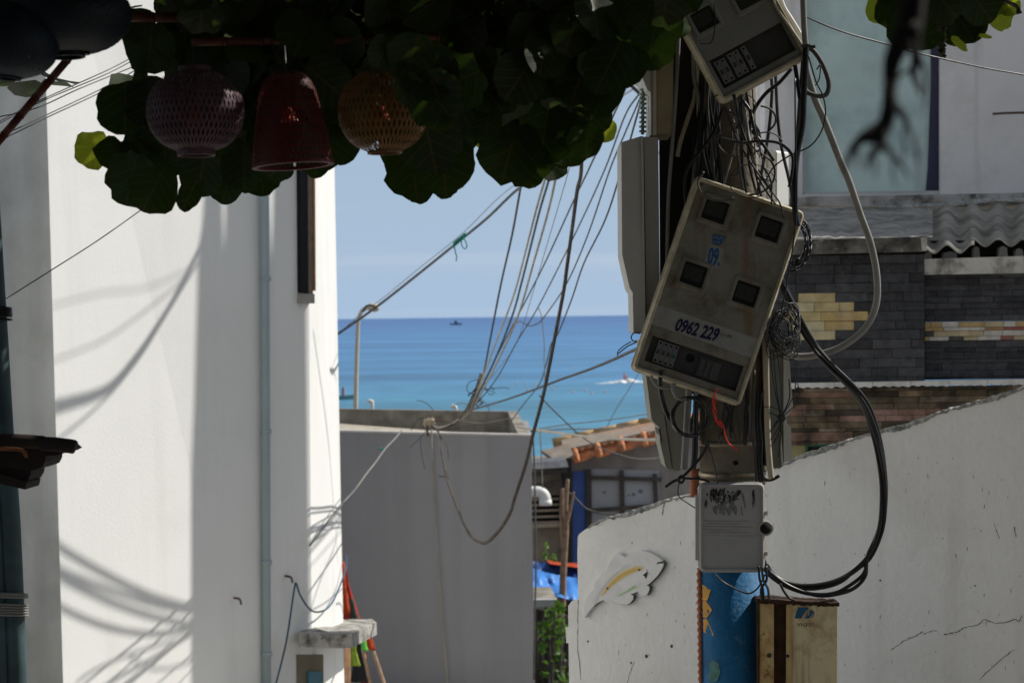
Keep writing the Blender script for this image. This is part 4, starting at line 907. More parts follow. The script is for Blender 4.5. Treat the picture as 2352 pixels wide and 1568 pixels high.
# ------------------------------------------------------------ meter boxes
BOXM = mat('grimy_meter_plastic', (.225, .215, .175), .6, var=.12, vscale=6, dirt_or_reflection=((.10, .08, .045), .85, 7.5, .46), streak=((.17, .075, .02), .95, 15, .54), patch=((.13, .07, .03), .6, 14, .66))
BOXD = mat('grey_meter_plastic', (.21, .21, .20), .6, var=.1, vscale=6, dirt_or_reflection=((.13, .115, .09), .6, 5))
BOXL = mat('light_grey_plastic', (.56, .555, .53), .6, var=.06, vscale=6, dirt_or_reflection=((.44, .42, .37), .5, 5), streak=((.40, .33, .22), .5, 6))
BOXT = mat('tan_stained_plastic', (.36, .31, .20), .65, var=.1, vscale=6, dirt_or_reflection=((.25, .19, .10), .7, 5), streak=((.33, .13, .03), .8, 8, .5))
BRK = mat('breaker_grey', (.19, .19, .195), .5, var=.05); DGREY = mat('dark_grey_plastic', (.05, .05, .052), .6, var=.2, vscale=15)
NAVY = mat('navy_ink', (.014, .01, .055), .5, var=.2, vscale=60); STBLUE = mat('sticker_blue', (.012, .10, .28), .5)
PALEST = mat('pale_sticker', (.30, .30, .285), .6, var=.12, vscale=20, dirt_or_reflection=((.24, .22, .18), .6, 14))
CREAMRIM = mat('worn_sunlit_rim', (.52, .47, .34), .6, var=.2, vscale=25, dirt_or_reflection=((.30, .20, .09), .8, 11, .50), streak=((.34, .17, .05), .7, 18, .58))  # worn cream plastic, made paler still so the rim looks sunlit
DIALM = mat('dim_dial', (.030, .031, .029), .35, var=.35, vscale=60)
def meter_box(t, fr, W, H, T, op, wins, m, wsize=(80, 76)):
    """fr in px units (u, v from the top left corner of the lid); op = opening u0,u1,v0,v1"""
    k = 1
    MB().rbox(fr, 3, W - 3, 3, H - 3, -T, -16, 10, 0).build('body', m, t)
    u0, u1, v0, v1 = op; lid = MB()
    lid.rbox(fr, 0, W, 0, v0 - 1, -14, 0, 7, 4)
    lid.box(fr, 3, u0, v0 - 1.2, H - 10, -14, -1.2); lid.box(fr, u1, W - 3, v0 - 1.2, H - 10, -14, -1.2); lid.box(fr, u0 - .1, u1 + .1, v1, H - 10.2, -14, -1.4)
    lid.rbox(fr, 1, W - 1, H - 11, H, -14, -1.0, 5, 2)
    ob = lid.build('lid', m, t)
    MB().flange(fr, 0, W, 0, H, 7, -24, 6, 6.5, 9).build('rim', CREAMRIM, t)
    MB().box(fr, u0 - 2, u1 + 2, v0 - 2, v1 + 2, -15.8, -13).build('opening', DGREY, t)
    for (cu, cv) in wins:
        a, b = wsize[0] / 2, wsize[1] / 2
        q = MB().ring(fr, cu - a, cu + a, cv - b, cv + b, 14, -.5, 6, 9).build('window_rim', m, t)
        MB().rbox(fr, cu - a + 11, cu + a - 11, cv - b + 11, cv + b - 11, -1, 1.2, 4).build('window_pane', GLASSD, q)
        g_ = MB(); g_.rbox(fr, cu - a + 17, cu + a - 20, cv - b + 19, cv + b - 24, .8, 1.9, 3); g_.build('dial', DIALM, q)
    return ob
def breakers(t, fr, u, v, n, w=11.5, h=52, rot=0, m=BRK):
    for i in range(n):
        b = MB(); x = u + i * (w + 1); y = v + i * rot
        b.box(fr, x, x + w, y, y + h, -13.2, -7); b.box(fr, x, x + w, y + h * .28, y + h * .72, -7, -4)
        q = b.build('breaker', m, t)
        MB().box(fr, x + w * .25, x + w * .75, y + h * .40, y + h * .60, -3.9, -1.8).build('switch', DGREY if i != 3 else mat('green_switch', (.02, .12, .10)), q)
        for yy in (.1, .9): MB().lathe(fr(x + w / 2, y + h * yy, -7), fr.n, [(-.001, 2.6 * KP), (.0015, 2.6 * KP)], 8).build('screw_hole', BLACK, q)
u = 8.5 / F
fb_ = Frame((1603, 408), (1845, 490), (1450, 843), 8.5, unit=u)
mbx = thing('meter_box', 'large grimy meter box tilted to the right with four windows and number stickers', 'meter box', P(1648, 960, 8.6), 'tilted meter boxes on the pole')
W, H = fb_.W / u, fb_.H / u
meter_box(mbx, fb_, W, H, 62, (18, W - 16, 377, 437), [(62, 59), (192, 60), (62, 214), (190, 217)], BOXM)
MB().rbox(fb_, 3, W - 3, 306, 352, -.5, .5, 6).build('pale_strip', PALEST, mbx)
lettering('0962 229', fb_, 111, 331, 33, NAVY, mbx, rot=R(-4), shear=.22, width=102, w=1.3, bold=.035)
st_ = MB().rbox(fb_, 76, 112, 136, 184, -.5, .6, 3).build('sticker', PALEST, mbx)
lettering('09.', fb_, 94, 160, 42, STBLUE, st_, rot=R(-10), shear=.0, width=29, w=1.4, bold=.03)
MB().prism([fb_(74, 112, 1.0), fb_(104, 108, 1.0), fb_(98, 131, 1.0), fb_(80, 132, 1.0)], -fb_.n * .001).build('sticker_header', STBLUE, st_)
lettering('HOT', fb_, 90, 116, 8.5, PALEST, st_, rot=R(-6), width=22, w=1.8); lettering('LINE', fb_, 89, 126, 5, PALEST, st_, rot=R(-6), width=16, w=1.8)
for cu, cv in ((127, 135), (124, 273)):
    mb = MB(); mb.loft([[fb_(cu + r * math.cos(a), cv + r * math.sin(a), z) for a in [2 * math.pi * i / 24 for i in range(24)]] for r, z in ((19, -.3), (18.4, 1.0), (17.4, 1.0), (16.8, -.3))], 0, True, False); q = mb.build('moulded_disc', BOXM, mbx)
MB().box(fb_, 126.2, 127.8, 121, 149, -.3, .7).box(fb_, 113, 141, 134.2, 135.8, -.3, .8).build('moulded_cross', BOXM, mbx)
lettering('U-BI', fb_, 178, 322, 7, NAVY, mbx, rot=R(-6), width=26, w=1.0)
breakers(mbx, fb_, 36, 381, 4)
MB().lathe(fb_(118, 398, -12.9), fb_.n, [(0, 10 * u), (.004, 9 * u), (.004, 6 * u), (.001, 6 * u)], 16).build('socket', BLACK, mbx)
MB().box(fb_, 140, 190, 388, 430, -13, -9).box(fb_, 145, 151, 392, 426, -9, -6).box(fb_, 158, 164, 392, 426, -9, -6).box(fb_, 171, 177, 392, 426, -9, -6).build('terminal_block', mat('terminal', (.09, .09, .092), .6), mbx)
for cu, cv in ((24, H - 6), (W - 14, H - 6), (14, 12), (W - 14, 12)): MB().lathe(fb_(cu, cv, -1), fb_.n, [(0, 3.2 * u), (.003, 3 * u)], 10).build('screw', DGREY, mbx)

u2 = 8.45 / F; eu = V((.879, -.476)); ev = V((.476, .879)); bl_ = V((1660, 232)); tl_ = bl_ - ev * 395; tr_ = tl_ + eu * 219
ft_ = Frame(tuple(tl_), tuple(tr_), tuple(bl_), 8.45, unit=u2)
mbt = thing('meter_box', 'upper grey meter box leaning left at the top edge with breakers in its open slot', 'meter box', P(1700, 250, 8.6), 'tilted meter boxes on the pole')
meter_box(mbt, ft_, 219, 395, 62, (16, 205, 300, 372), [(52, 65), (160, 65), (52, 210), (160, 210)], BOXD, (78, 74))
breakers(mbt, ft_, 24, 308, 2, 13, 56); breakers(mbt, ft_, 58, 306, 2, 14, 58); breakers(mbt, ft_, 94, 306, 1, 12, 58)
RIM = mat('lit_yellow_edge', (.50, .42, .25), .55, var=.15, vscale=20)  # paler, yellower trim paints edge light onto the left sides
MB().rbox(ft_, -6, 0.5, 2, 393, -24, -15, 2).build('edge_trim', RIM, mbt); MB().rbox(fb_, -6, 0.5, 2, H - 3, -24, -15, 2).build('edge_trim', RIM, mbx)

# side boxes seen edge on
def profile_box(t, lid, body, d, depth, ml, mbm, names=('lid', 'body')):
    if body: MB().prism([P(x, y, d) for x, y in body], FW * depth).build(names[1], mbm, t)
    if lid: MB().prism([P(x, y, d - .012) for x, y in lid], FW * (depth + .024)).build(names[0], ml, t)
sb = thing('meter_box', 'stained tan meter box high on the left of the pole under the leaves', 'meter box', P(1510, 320, 8.7), 'side meter boxes on the pole')
profile_box(sb, [(1478, 60), (1508, 40), (1508, 309), (1495, 309), (1494, 212), (1487, 207), (1475, 178), (1466, 172), (1468, 120)], [(1509, 20), (1548, 15), (1545, 306), (1509, 306)], 8.6, .30, BOXL, BOXT)
MB().prism([P(1497, 60, 8.58), P(1500, 60, 8.58), P(1500, 309, 8.58), P(1497, 309, 8.58)], FW * .3).build('lid_seam', BOXT, sb)
sb = thing('meter_box', 'tall pale grey meter box with a chamfered cover on the left of the pole', 'meter box', P(1490, 780, 8.7), 'side meter boxes on the pole')
profile_box(sb, [(1427, 327), (1472, 313), (1478, 313), (1481, 600), (1484, 764), (1470, 766), (1455, 762), (1453, 672), (1446, 661), (1429, 584)], [(1479.5, 314), (1512, 316), (1517, 800), (1485.5, 800)], 8.62, .32, BOXL, mat('grey_box_side', (.42, .41, .38), .6, var=.06, streak=((.30, .15, .05), .7, 9, .56)))
MB().prism([P(1472, 313, 8.595), P(1476, 313, 8.595), P(1483, 764, 8.595), P(1479, 764, 8.595)], FW * .3).build('lid_rim', BOXL, sb)
sb = thing('meter_box', 'grey green meter box leaning below the big tilted box on the left of the pole', 'meter box', P(1545, 1090, 8.7), 'side meter boxes on the pole')
BOXG = mat('grey_green_plastic', (.31, .31, .26), .6, var=.06, vscale=6, dirt_or_reflection=((.2, .19, .14), .5, 5))
profile_box(sb, [(1470, 780), (1500, 780), (1544, 1078), (1537, 1080), (1529, 1072), (1516, 1016), (1514, 981), (1497, 965), (1484, 862)], [(1501.5, 780), (1560, 780), (1590, 900), (1580, 1062), (1562, 1081), (1546, 1081)], 8.68, .26, BOXG, BOXG)
MB().prism([P(1512, 985, 8.664), P(1516, 985, 8.664), P(1522, 1016, 8.664), P(1519, 1016, 8.664)], FW * .2).build('hinge', NAIL, sb)
sb = thing('meter_box', 'dull grey green meter box on the right of the pole behind the tied wires', 'meter box', P(1800, 1080, 8.75), 'side meter boxes on the pole')
BOXS = mat('dull_grey_green', (.20, .215, .19), .6, var=.08, vscale=6, dirt_or_reflection=((.12, .12, .1), .5, 5))
profile_box(sb, [(1800, 790), (1812, 806), (1817, 880), (1822, 940), (1806, 958), (1809, 974), (1817, 980), (1819, 1054), (1812, 1056), (1800, 1062)], [(1752, 770), (1799, 785), (1799, 1068), (1790, 1076), (1760, 1070)], 8.72, .26, BOXL, BOXS)
MB().prism([P(1791, 985, 8.705), P(1794, 985, 8.705), P(1799, 1070, 8.705), P(1796, 1072, 8.705)], FW * .2).build('lid_rim', BOXL, sb)
sb = thing('meter_box', 'sunlit white box with rounded corners behind the wires right of the pole', 'meter box', P(1760, 470, 9.3), 'side meter boxes on the pole')
fw_ = flat(9.2, yaw=R(42), o=(1738, 348)); MB().rbox(fw_, 0, 54, 0, 130, -50, 0, 8, 3).build('body', PVC, sb); MB().box(fw_, 26, 29, 4, 128, 0, 2).build('lid_rim', BOXL, sb)

# small grey box on the pole foot
gb = thing('junction_box', 'small grey box with black smears at the foot of the pole', 'junction box', P(1681, 1320, 8.6))
fg = flat(8.6, o=(1605, 1108)); LG = mat('pale_grey_lid', (.40, .40, .40), .55, var=.05, vscale=6, dirt_or_reflection=((.24, .23, .22), .6, 6), patch=((.02, .02, .022), .0, 8))
SMEAR = mat('smeared_lid', (.36, .36, .365), .55, var=.06, vscale=6, dirt_or_reflection=((.27, .26, .25), .5, 6), streak=((.03, .03, .033), .95, 22, .56))
MB().rbox(fg, 2, 150, 6, 202, -46, -9, 10).build('body', BOXL, gb)
lid = MB().rbox(fg, 0, 152, 0, 206, -9, 0, 16, 3).ring(fg, -1, 153, -1, 207, 11, -9, 4, 17).build('lid', LG, gb)
def blob(fr, pts, z0, z1, m, name, par):
    MB().loft([[fr(x, y, z0) for x, y in pts], [fr(x, y, z1) for x, y in pts]]).build(name, m, par)
rs = random.Random(31)
SMK = [mat('smear_tone', c, .7, var=.35, vscale=60) for c in ((.20, .20, .205), (.075, .075, .078), (.02, .02, .022))]
for k in range(90):
    tone = 0 if k < 26 else (1 if k < 58 else 2)
    x = rs.choice((rs.gauss(38, 8), rs.gauss(42, 10), rs.gauss(75, 12), rs.gauss(62, 18), rs.gauss(126, 2))); y = rs.uniform(12, 50 - 12 * tone); h = rs.uniform(5, (40, 26, 20)[tone]); w2 = rs.uniform(2, (9, 4.5, 3)[tone]); lean = rs.uniform(-.25, .35) * h
    if x > 110: w2 = 1.3
    x = max(16, min(134, x)); n_ = 9; pts = []
    for q in range(n_):
        a = 2 * math.pi * q / n_; f = rs.uniform(.45, 1.2); yy_ = h / 2 * math.sin(a) * f; pts.append((x + w2 * math.cos(a) * f - lean * yy_ / h, min(76, max(9, y + h / 2 + yy_))))
    z = .25 + k * .008; blob(fg, pts, z - .2, z, SMK[tone], 'smear', lid)
for y, x0, x1 in ((86, 8, 118), (92, 14, 96), (99, 6, 128), (106, 10, 80), (112, 20, 120)):
    blob(fg, [(x0, y), (x1, y + 2), (x1 - 8, y + 3.2), (x0 + 6, y + 2)], 0.0, .2 + y * .002, mat('grime_line', (.25, .245, .235)), 'grime_mark', lid)
MB().lathe(fg(153, 105, -4), fg.n, [(0, 17 * KP), (.012, 17 * KP), (.014, 15 * KP), (.010, 12 * KP)], 20).build('cable_gland', BOXL, gb)
MB().lathe(fg(153, 105, 3), fg.n, [(0, 12 * KP), (.003, 12 * KP)], 20).build('gland_hole', BLACK, gb)
hg = MB()
for k in range(30): hg.box(fg, -8, -1.5, 30 + k * 5, 33 + k * 5, -12, -5)
hg.box(fg, -5, -1.6, 28, 180, -14, -12.2); hg.build('hinge_strip', BOXL, gb)
MB().tube([fg(-8, 121, 2), fg(20, 122.5, 2.5), fg(80, 124, 2.5), fg(120, 123, 2.5), fg(148, 120, 3), fg(168, 112, 3), fg(172, 92, 0), fg(160, 80, -10)], .0012, 5).build('tie_wire', BOXL, gb)
for y in (65, 158): MB().rbox(fg, 152, 158, y, y + 10, -8, -1, 2).build('latch', BOXL, gb)

# rusty cabinet lower right
RUST = mat('rusty_cream_paint', (.78, .68, .42), .6, var=.08, vscale=5, dirt_or_reflection=((.30, .15, .05), .8, 7, .50), streak=((.17, .065, .02), .95, 20, .52), patch=((.07, .03, .015), .8, 9, .66))
RUSTL = mat('rusty_cream_side', (.66, .50, .24), .7, var=.15, vscale=10, dirt_or_reflection=((.36, .14, .03), .9, 9, .45), patch=((.08, .03, .012), .9, 12, .60))
RUSTD = mat('dark_rust', (.055, .03, .018), .9, var=.4, vscale=20)
rc = thing('rusty_cabinet', 'rust streaked cream steel cabinet with a blue emblem at the pole foot', 'cabinet', P(1835, 1900, 8.8))
fc = flat(8.62, o=(1741, 1378))
MB().box(fc, 0, 182, 6, 500, -70, -14).build('body', RUSTD, rc)
MB().box(fc, 2, 37, 4, 500, -13.5, -4).build('side_panel', RUSTL, rc)
MB().box(fc, 0, 4, 2, 500, -13.2, 0).build('panel_edge', RUSTD, rc)
dr = MB().prism([fc(67, 8, 0), fc(182, 12, 0), fc(180, 500, 0), fc(64, 500, 0)], -fc.n * 13 * fc.k).build('door', RUST, rc)
MB().box(fc, 64.5, 77, 9, 500, 0.4, 3.5).build('door_edge', mat('pale_rusty_edge', (.60, .44, .20), .6, var=.2, vscale=12, streak=((.28, .11, .03), .8, 10)), dr)
mb = MB(); rs = random.Random(3)
for k in range(30):
    x = -3 + k * 6.3; mb.box(fc, x, x + 6.6, -4 + k * .35 + rs.uniform(-1.5, .8), 5 + k * .3 + rs.uniform(-1, 2.5), -70, 4 + rs.uniform(-1, 1) + k * .01)
mb.build('top_lip', RUSTD, rc)
for x in (68, 26): MB().lathe(fc(x, 127, 0 if x > 40 else -4), fc.n, [(-.002, 5.4 * KP), (.006, 5 * KP), (.008, 3 * KP)], 12).build('screw', DGREY, rc)
LOGO = mat('logo_blue', (.02, .11, .24), .5, var=.1)
blob(fc, [(92, 16), (116, 16), (113, 41), (84, 41)], .05, .8, LOGO, 'emblem', dr)
blob(fc, [(119, 21), (127, 24), (125, 32), (119, 39), (114, 42), (112, 38), (118, 32)], .05, .85, LOGO, 'emblem', dr)
blob(fc, [(104, 32), (112, 22), (119, 20), (113, 28), (107, 41), (100, 41)], .1, 1.0, RUST, 'emblem', dr)
blob(fc, [(128.5, 24), (130, 27), (128, 36), (120, 42), (126, 35)], .05, .9, LOGO, 'emblem', dr)
lettering('VNPT', fc, 107, 56.5, 9.2, mat('grey_ink', (.09, .11, .115), .5), dr, rot=R(2), width=36, w=.7)

# green coiled hose left of the upper box
mb = MB(); pts = []; rr = []
for k in range(80): pts.append(P(1477 - .03 * k * .5, 205 + k * 1.32, 8.75)); rr.append(.017 if k % 8 < 4 else .008)
tag(mb.tube(pts, rr, 12, sub=1).build('ribbed_insulator', mat('pale_green_glaze', (.30, .40, .36), .3, spec=.5)), 'pale green ribbed insulator sticking out left of the upper tan box', 'insulator')

# ------------------------------------------------------------ cables on the pole
G1 = 'grey conduits fixed to the pole'; G2 = 'loose black cables on the pole'
S = 8.5 / F
def pc(pts, d, rpx, m, label, group=None, name='cable', cat='cable', n=8): return cable(pts, d, rpx * S, m, label, group, name, cat, 6, n)
pc([(1562, -40), (1559, 82), (1553, 205), (1546, 307), (1538, 410), (1535, 459), (1533, 560), (1531, 700)], 8.6, 4.6, GREYCAB, 'long straight grey conduit just right of the tan box', G1, 'conduit', 'conduit')
pc([(1592, 100), (1593, 132), (1595, 182), (1609, 243), (1612, 293), (1601, 346), (1594, 410), (1590, 470)], 8.62, 5.4, GREYCAB, 'bent grey conduit coming down behind the upper meter box corner', G1, 'conduit', 'conduit')
pc([(1597, 205), (1594, 230), (1581, 269), (1563, 325), (1556, 360)], 8.66, 5.2, BEIGECAB, 'short beige conduit slanting left behind the bent grey one', G1, 'conduit', 'conduit')
pc([(1660, 250), (1639, 305), (1610, 346), (1578, 390), (1573, 440), (1580, 500)], 8.55, 4, BLACKRUB, 'black cable curving left down the pole above the big meter box', G2)
pc([(1760, 100), (1771, 170), (1773, 220), (1765, 308), (1748, 404), (1735, 470)], 8.7, 4, DARKWIRE, 'left of two parallel cables hanging right of the pole top', G2)
pc([(1775, 100), (1781, 164), (1786, 264), (1795, 337), (1811, 407), (1819, 450), (1815, 500)], 8.68, 4, DARKWIRE, 'right of two parallel cables hanging right of the pole top', G2)
pc([(1843, -40), (1847, 60), (1851, 110)], 8.4, 7, GREYCAB, 'pale grey conduit entering at the top beside the upper box', G1, 'conduit', 'conduit')
pc([(1851, 104), (1850, 150), (1846, 222), (1843, 290), (1829, 366), (1825, 459), (1832, 520)], [8.4, 8.4][0], 7.2, BLACKRUB, 'thick black cable hanging straight down from the tie at the upper box', G2)
pc([(1846, 116), (1838, 222), (1832, 310), (1826, 400), (1829, 470)], 8.46, 4.5, DARKWIRE, 'dark cable running close beside the thick black one', G2)
pc([(1845, 112), (1865, 114), (1888, 146), (1903, 187), (1900, 214), (1885, 221), (1862, 216), (1848, 207)], 8.42, 5.6, DARKWIRE, 'thick cable bent into a loop right of the upper box', G2)
BIGC = mat('pale_conduit', (.33, .325, .30), .5, var=.12, vscale=5, dirt_or_reflection=((.17, .16, .14), .7, 7))
pc([(1848, 130), (1853, 164), (1871, 225), (1888, 264), (1909, 316), (1932, 375), (1950, 416), (1975, 490), (2000, 560), (2014, 635), (2012, 700), (1988, 752), (1935, 795), (1875, 815), (1828, 818), (1800, 806)], (8.45, 8.75), 8.2, BIGC, 'big pale conduit bowing far right in front of the slate wall', G1, 'conduit', 'conduit', 12)
pc([(1790, -10), (1800, 18), (1820, 50), (1843, 88)], 8.5, 6, PVC, 'white plastic pipe slanting along the upper box edge', G1, 'conduit', 'conduit')
pc([(1772, -10), (1785, 20), (1812, 60), (1842, 104)], 8.44, 3.6, BEIGECAB, 'beige pipe slanting beside the white one at the upper box', G1, 'conduit', 'conduit')
pc([(1852, 124), (1859, 136), (1874, 187), (1891, 223), (1896, 264), (1885, 305), (1859, 337), (1815, 357), (1777, 384), (1757, 419)], 8.35, 1.7, BLACKRUB, 'thin black wire looping right under the thick cable loop', G2)
pc([(1640, 312), (1651, 316), (1704, 328), (1742, 324), (1786, 328), (1812, 346), (1821, 366), (1818, 404), (1812, 430)], 8.38, 3.4, BLACKRUB, 'black cable arching over the wire tangle', G2)
pc([(1818, 158), (1790, 190), (1757, 217), (1730, 258), (1720, 300)], 8.6, 4.4, BLACKRUB, 'black cable slanting down left under the upper box', G2)
pc([(1826, 150), (1832, 190), (1838, 230)], 8.45, 5, BLACKRUB, 'short thick black cable stub under the upper box corner', G2)
pc([(1876, 160), (1884, 150), (1882, 180), (1873, 197)], 8.36, 1.5, BLACKRUB, 'short curled wire end inside the thick cable loop', G2)
pc([(1842, 108), (1852, 104), (1866, 108), (1872, 106)], 8.36, 4, BLACKRUB, 'black tape tie binding the cables at the upper box', None, 'tie')
pc([(1640, 8), (1642, 40), (1640, 80), (1630, 100), (1608, 100)], 8.42, 1.3, BLACKRUB, 'thin black wire dangling across the upper meter box lid', G2)
bn = thing('cable_bundle', 'dense dark bundle of cables strapped down the pole between the tilted boxes', 'cable bundle', P(1650, 470, 8.6))
rb_ = random.Random(55)
for k in range(18):
    x0 = rb_.uniform(1604, 1652); x1 = x0 + rb_.gauss(4, 14); dd = 8.63 + rb_.uniform(-.05, .05)
    MB().tube([P(x0 + 6, 120, dd), P(x0 + rb_.gauss(0, 5), 230, dd), P((x0 + x1) / 2 + rb_.gauss(0, 9), 330, dd - .02), P(x1, 420, dd), P(x1 + rb_.gauss(0, 6), 500, dd)], rb_.choice((.005, .007, .009)), 6, sub=4).build('wire', rb_.choice((BLACKRUB, BLACKRUB, BLACKRUB, DARKWIRE)), bn)
bn = thing('cable_bundle', 'dark bundle of cables running down the pole below the big tilted box', 'cable bundle', P(1650, 1030, 8.6))
for k in range(16):
    x0 = rb_.uniform(1596, 1745); x1 = x0 + rb_.gauss(-6, 12)
    MB().tube([P(x0, 850, 8.66), P(x0 + rb_.gauss(0, 4), 915, 8.655), P((x0 + x1) / 2 + rb_.gauss(0, 4), 950, 8.655), P(x1, 985 + rb_.uniform(0, 40), 8.66)], rb_.choice((.004, .006, .008)), 6, sub=4).build('wire', rb_.choice((BLACKRUB, BLACKRUB, DARKWIRE)), bn)
# tangle between the two tilted boxes
rnd = random.Random(77)
tg = thing('wire_tangle', 'tangle of thin black and grey wires between the two tilted boxes', 'wire tangle', P(1720, 460, 8.6))
for k in range(17):
    x0, x1 = rnd.gauss(1700, 20), rnd.gauss(1735, 28); y0, y1 = rnd.uniform(190, 260), rnd.uniform(330, 462)
    if k % 5 == 0: x0, x1 = rnd.uniform(1690, 1745), rnd.uniform(1650, 1770)
    d0 = 8.55 + rnd.uniform(-.12, .14); n = rnd.choice((3, 4, 4)); pts = []
    for i in range(n):
        s = i / (n - 1); pts.append(P(x0 + (x1 - x0) * s + rnd.gauss(0, 6) * math.sin(math.pi * s), y0 + (y1 - y0) * s + rnd.gauss(0, 3), d0 + rnd.gauss(0, .02)))
    MB().tube(pts, rnd.choice((.003, .0045, .006, .0075)), 6, sub=4).build('wire', rnd.choice((BLACKRUB, BLACKRUB, DARKWIRE, GREYCAB)), tg)
for k in range(13):
    c = (rnd.uniform(1655, 1790), rnd.uniform(215, 430)); r = rnd.choice((14, 22, 34, 48, 60)) * rnd.uniform(.8, 1.2); a0 = rnd.uniform(0, 6)
    MB().tube([P(c[0] + r * math.cos(a0 + q * .55), c[1] + r * .8 * math.sin(a0 + q * .55) + q * 2, 8.42 + .012 * q) for q in range(rnd.choice((6, 8, 10)))], rnd.choice((.0024, .0034, .005)), 5, sub=4).build('wire', rnd.choice((BLACKRUB, DARKWIRE)), tg)
for pts in ([(1742, 390), (1765, 430), (1790, 465), (1800, 500)], [(1736, 400), (1760, 440), (1782, 470)], [(1750, 380), (1770, 415), (1772, 470)]):
    MB().tube([P(x, y, 8.4) for x, y in pts], .004, 5).build('wire', BLACKRUB, tg)
# coil behind the right edge of the big box
def coil(name, label, c, rx, ry, d, n, r, m, spread=.12, arc=(0, 6.3), seed=1, cat='cable coil', kind_rand=.0):
    rd = random.Random(seed); t = thing(name, label, cat, P(c[0], c[1] + ry, d))
    for k in range(n):
        f = 1 + rd.uniform(-spread, spread); ox, oy = rd.gauss(0, rx * spread * .6), rd.gauss(0, ry * spread * .6); w_ = rd.uniform(-.3, .3)
        pts = []
        for i in range(15):
            a = arc[0] + (arc[1] - arc[0]) * i / 14
            pts.append(P(c[0] + ox + rx * f * math.cos(a + w_ * kind_rand), c[1] + oy + ry * f * math.sin(a), d + rd.uniform(-.03, .03) + .03 * math.sin(a * 2 + k)))
        MB().tube(pts, r * rd.uniform(.8, 1.2), 5, sub=3).build('turn', rd.choice(m), t)
    return t
coil('cable_coil', 'thick coil of black cable behind the right edge of the big tilted box', (1822, 556), 34, 52, 8.62, 12, .0042, [BLACKRUB], .16, (-1.7, 1.8), 2)
coil('cable_coil', 'messy coil of thin black wire beside the lower right of the big box', (1800, 760), 26, 40, 8.55, 22, .0022, [BLACKRUB, DARKWIRE, BLACKRUB], .4, (0, 6.3), 4, kind_rand=2)
coil('cable_coil', 'small grey coil of fine wire at the end of the big pale conduit', (1815, 790), 15, 14, 8.5, 9, .0018, [GREYCAB, DARKWIRE], .3, (0, 6.3), 6)
# wires tied in a star in front of the right box
tw = thing('tied_wires', 'bunch of black wires knotted in a star over the right grey green box', 'wire bunch', P(1794, 1040, 8.6))
for (x, y, bx) in ((1768, 800, -4), (1776, 805, -2), (1784, 806, 6), (1812, 870, 10), (1826, 850, 14), (1762, 945, 0), (1770, 990, 0), (1770, 1010, 4), (1776, 1018, 6), (1776, 980, -4), (1812, 962, 0), (1788, 1050, 2), (1832, 880, 22)):
    MB().tube([P(x, y, 8.6), P((x + 1794) / 2 + bx, (y + 959) / 2, 8.58), P(1794, 959, 8.57)], rnd.choice((.0024, .0032)), 5).build('wire', BLACKRUB, tw)
MB().tube([P(1786, 958, 8.55), P(1792, 952, 8.54), P(1801, 957, 8.54), P(1798, 966, 8.55), P(1788, 963, 8.55), P(1794, 956, 8.54)], .006, 6).build('knot', BLACKRUB, tw)
MB().tube([P(1752, 935, 8.6), P(1772, 934, 8.57), P(1788, 942, 8.57), P(1794, 958, 8.56)], .002, 5).build('wire', BLACKRUB, tw)
pc([(1754, 760), (1758, 785), (1761, 910), (1764, 1010), (1770, 1085), (1773, 1098)], 8.6, 7, BEIGECAB, 'upright beige conduit stub right of the pole ending above the grey box', G1, 'conduit', 'conduit', 12)
for dx, m_, lb in ((0, BLACKRUB, 'shiny black cable down the right side of the pole shaft'), (9, BLACKRUB, 'second black cable down the right side of the pole shaft'), (-10, DARKWIRE, 'dark grey cable down the right side of the pole shaft')):
    pc([(1740 + dx, 900), (1737 + dx * .8, 960), (1740 + dx, 1010), (1742 + dx * .7, 1060), (1746 + dx * .8, 1106)], 8.66, 3.6, m_, lb, G2)
pc([(1752, 1095), (1760, 1102), (1775, 1100), (1790, 1092)], 8.7, 4, BLACKRUB, 'short black cable end poking right below the beige conduit stub', G2)
# bundle of heavy black cables looping right and back under the grey box
HB = 'heavy black cables looping right of the pole'
base = [(1780, 610), (1794, 644), (1829, 717), (1864, 784), (1909, 841), (1951, 884), (1984, 924), (2004, 971), (2021, 1034), (2031, 1109), (2029, 1176), (2019, 1226), (1996, 1276)]
for k, (dx, dy, tail) in enumerate(((0, 0, [(1974, 1303), (1939, 1326), (1889, 1341), (1834, 1343), (1789, 1328), (1764, 1306), (1752, 1280)]),
                                   (-7, 4, [(1966, 1306), (1930, 1336), (1880, 1350), (1830, 1349), (1786, 1334), (1760, 1312), (1750, 1290)]),
                                   (6, -3, [(1988, 1320), (1965, 1348), (1930, 1362), (1885, 1367), (1840, 1357), (1800, 1338), (1766, 1312)]),
                                   (2, 7, [(1984, 1316), (1948, 1346), (1914, 1362), (1868, 1364), (1820, 1352), (1780, 1330), (1758, 1300)]),
                                   (-10, -2, [(1960, 1310), (1915, 1334), (1860, 1344), (1815, 1340), (1776, 1318), (1762, 1296)]))):
    q = []
    for i, (x, y) in enumerate(base):
        a = i * .55 + k * 1.25; q.append((x + 5.5 * math.cos(a) + dx * .25, y + 4.5 * math.sin(a) + dy * .25, 8.6 + .02 * math.sin(a) + i * .012))
    q += [(x, y, 8.74 - .01 * i) for i, (x, y) in enumerate(tail)]
    pc(q, 8.6, 4.6, BLACKRUB, ('outermost', 'inner', 'lowest hanging', 'second lowest', 'innermost')[k] + ' heavy black cable in the loop right of the pole foot', HB, 'cable', 'cable', 10)
